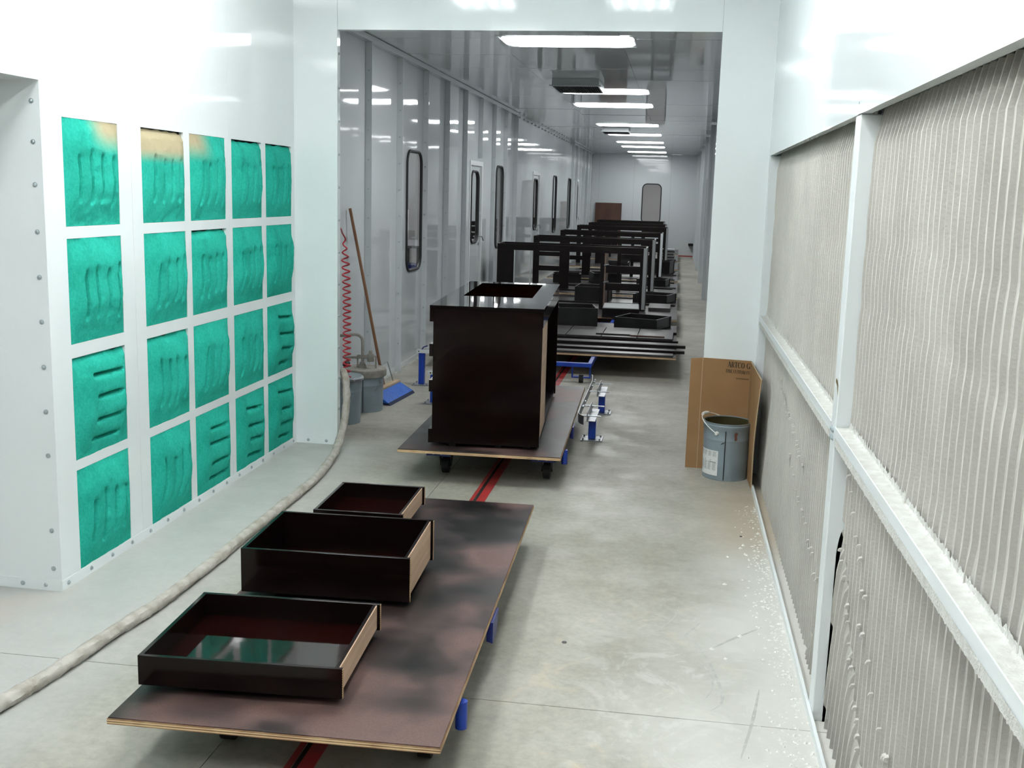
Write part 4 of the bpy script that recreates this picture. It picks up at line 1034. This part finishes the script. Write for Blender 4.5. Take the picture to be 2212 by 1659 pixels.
# serif lettering built from strokes, unit box 0..w x 0..1
GL = {
 'A': (.80, [((.08, 0), (.40, 1), .05), ((.40, 1), (.72, 0), .15), ((.2, .33), (.58, .33), .05), ((0, .02), (.2, .02), .05), ((.55, .02), (.85, .02), .05)]),
 'R': (.74, [((.17, 0), (.17, 1), .15), ((.05, .98), (.42, .98), .05), ((.42, .98), (.60, .86), .08), ((.60, .86), (.60, .66), .13), ((.60, .66), (.42, .52), .08), ((.17, .52), (.42, .52), .05), ((.40, .5), (.68, .02), .14), ((.04, .02), (.3, .02), .05)]),
 'T': (.72, [((.36, 0), (.36, 1), .15), ((.03, .98), (.69, .98), .06), ((.04, .98), (.04, .78), .05), ((.68, .98), (.68, .78), .05), ((.22, .02), (.5, .02), .05)]),
 'C': (.76, [((.66, .85), (.5, .97), .06), ((.5, .97), (.28, .95), .06), ((.28, .95), (.11, .72), .12), ((.11, .72), (.09, .34), .15), ((.09, .34), (.26, .05), .12), ((.26, .05), (.48, .02), .06), ((.48, .02), (.68, .18), .06), ((.68, 1), (.68, .72), .05)]),
 'O': (.84, [((.42, .98), (.18, .88), .07), ((.18, .88), (.09, .5), .15), ((.09, .5), (.18, .12), .15), ((.18, .12), (.42, .02), .07), ((.42, .02), (.66, .12), .07), ((.66, .12), (.75, .5), .15), ((.75, .5), (.66, .88), .15), ((.66, .88), (.42, .98), .07)]),
 'G': (.82, [((.68, .85), (.5, .97), .06), ((.5, .97), (.28, .95), .06), ((.28, .95), (.11, .72), .12), ((.11, .72), (.09, .34), .15), ((.09, .34), (.26, .05), .12), ((.26, .05), (.5, .02), .06), ((.5, .02), (.66, .12), .06), ((.67, .02), (.67, .42), .14), ((.5, .43), (.8, .43), .05), ((.69, 1), (.69, .72), .05)]),
 'F': (.64, [((.17, 0), (.17, 1), .15), ((.04, .98), (.6, .98), .06), ((.59, .98), (.59, .76), .05), ((.17, .52), (.45, .52), .05), ((.04, .02), (.32, .02), .05)]),
 'I': (.36, [((.18, 0), (.18, 1), .15), ((.05, .98), (.31, .98), .05), ((.05, .02), (.31, .02), .05)]),
 'N': (.84, [((.12, 0), (.12, 1), .06), ((.12, 1), (.70, 0), .15), ((.70, 0), (.70, 1), .06), ((0, .98), (.2, .98), .05), ((.6, .98), (.82, .98), .05), ((.02, .02), (.24, .02), .05)]),
 'E': (.66, [((.17, 0), (.17, 1), .15), ((.04, .98), (.6, .98), .06), ((.59, .98), (.59, .76), .05), ((.17, .52), (.45, .52), .05), ((.04, .02), (.62, .02), .06), ((.61, .02), (.61, .26), .05)]),
 'U': (.80, [((.15, 1), (.15, .25), .15), ((.15, .25), (.3, .04), .09), ((.3, .04), (.52, .03), .06), ((.52, .03), (.66, .2), .06), ((.66, .2), (.66, 1), .06), ((.02, .98), (.3, .98), .05), ((.55, .98), (.78, .98), .05)]),
 'S': (.60, [((.5, .82), (.38, .97), .06), ((.38, .97), (.2, .96), .08), ((.2, .96), (.11, .78), .12), ((.11, .78), (.3, .55), .15), ((.3, .55), (.5, .38), .15), ((.5, .38), (.5, .16), .13), ((.5, .16), (.32, .02), .08), ((.32, .02), (.12, .1), .06), ((.1, 0), (.1, .26), .05), ((.52, 1), (.52, .75), .05)]),
 'M': (1.0, [((.12, 0), (.14, 1), .06), ((.14, 1), (.48, .02), .14), ((.48, .02), (.84, 1), .06), ((.86, 1), (.86, 0), .15), ((.0, .98), (.2, .98), .05), ((.02, .02), (.24, .02), .05), ((.74, .02), (1.0, .02), .05)]),
}
def text(name, s, x0, z0, h, wscale, xmax, slope):
    m = MB(); x = x0; y = 7.0335
    for ch in s:
        if ch == ' ': x += .42*h*wscale; continue
        wd, st = GL[ch]
        for (a, b_, w_) in st:
            p = Vector((a[0]*wscale*h, a[1]*h)); q = Vector((b_[0]*wscale*h, b_[1]*h)); d_ = (q-p)
            nn = Vector((-d_.y, d_.x)).normalized()*(w_*h*.55)
            pts = []
            for r_ in (p-nn, q-nn, q+nn, p+nn):
                xx = min(x+r_.x, xmax); pts.append((xx, y, z0+r_.y+slope*(xx-x0)))
            if max(p_[0] for p_ in pts)-min(p_[0] for p_ in pts) > 1e-4: m.add(pts, [(0, 1, 2, 3)])
        x += (wd+.07)*h*wscale
    m.build(name, INK, cb)
text('print', 'ARTCO GR', .366, .682, .037, .70, .5115, -.05)
text('print', 'FINE CUSTOM FUR', .357, .646, .0225, .66, .5115, -.05)
m = MB(); x = .424; rn = random.Random(9)
while x < .506:                      # a third line too small to read
    w_ = rn.uniform(.0025, .005); z = .607-.04*(x-.42); hh = rn.uniform(.006, .009); m.add([(x, 7.0335, z), (x+w_*.6, 7.0335, z), (x+w_*.6, 7.0335, z+hh), (x, 7.0335, z+hh)], [(0, 1, 2, 3)]); x += w_
m.build('print', INK, cb)
# scuff marks dragged through the powder
SCUFF = M('scuffed_powder', (.40, .395, .37), .9, c2=(.50, .495, .465), nscale=30)
for ln, wd in (([(.148, 4.172), (.201, 3.996), (.231, 3.837), (.246, 3.706), (.237, 3.624), (.201, 3.568)], .012), ([(.157, 3.999), (.202, 3.891), (.215, 3.768), (.193, 3.677), (.171, 3.646)], .007),
               ([(.071, 4.123), (.136, 4.255), (.180, 4.364)], .010), ([(.216, 4.096), (.302, 4.211), (.422, 4.353)], .014), ([(.014, 4.262), (.070, 4.391), (.093, 4.529)], .005), ([(.287, 3.255), (.340, 3.515), (.381, 3.772)], .012)):
    P_ = catmull([(x, y, 0) for x, y in ln], 8); n_ = len(P_); vs_ = []
    for i, p in enumerate(P_):
        d_ = (P_[min(i+1, n_-1)]-P_[max(i-1, 0)]).normalized(); q = Vector((-d_.y, d_.x, 0))*wd*.5*(sin(pi*(i+.3)/n_)**.7+.05)*(1+.5*noise.noise((i*.9, wd*99, 0)))
        vs_ += [(p.x-q.x, p.y-q.y, .0006), (p.x+q.x, p.y+q.y, .0006)]
    MB().add(vs_, [(2*i, 2*i+1, 2*i+3, 2*i+2) for i in range(n_-1)]).build('scuff_mark', SCUFF, fl)
# a bolt head and a washer dropped on the floor
o = MB().lathe([(.010, 0), (.010, .002), (.0001, .002)], 16).build('floor_plug', BLACKM, None, loc=(-.358, 4.04, 0)); tag(o, 'small dark round plug in the concrete beside the drawer cart', 'plug')
o = MB().lathe([(.007, 0), (.007, .003), (.0001, .003)], 10).build('floor_plug', BLACKM, None, loc=(.415, 5.60, 0)); tag(o, 'tiny black dot on the powdery floor by the filter wall', 'plug')
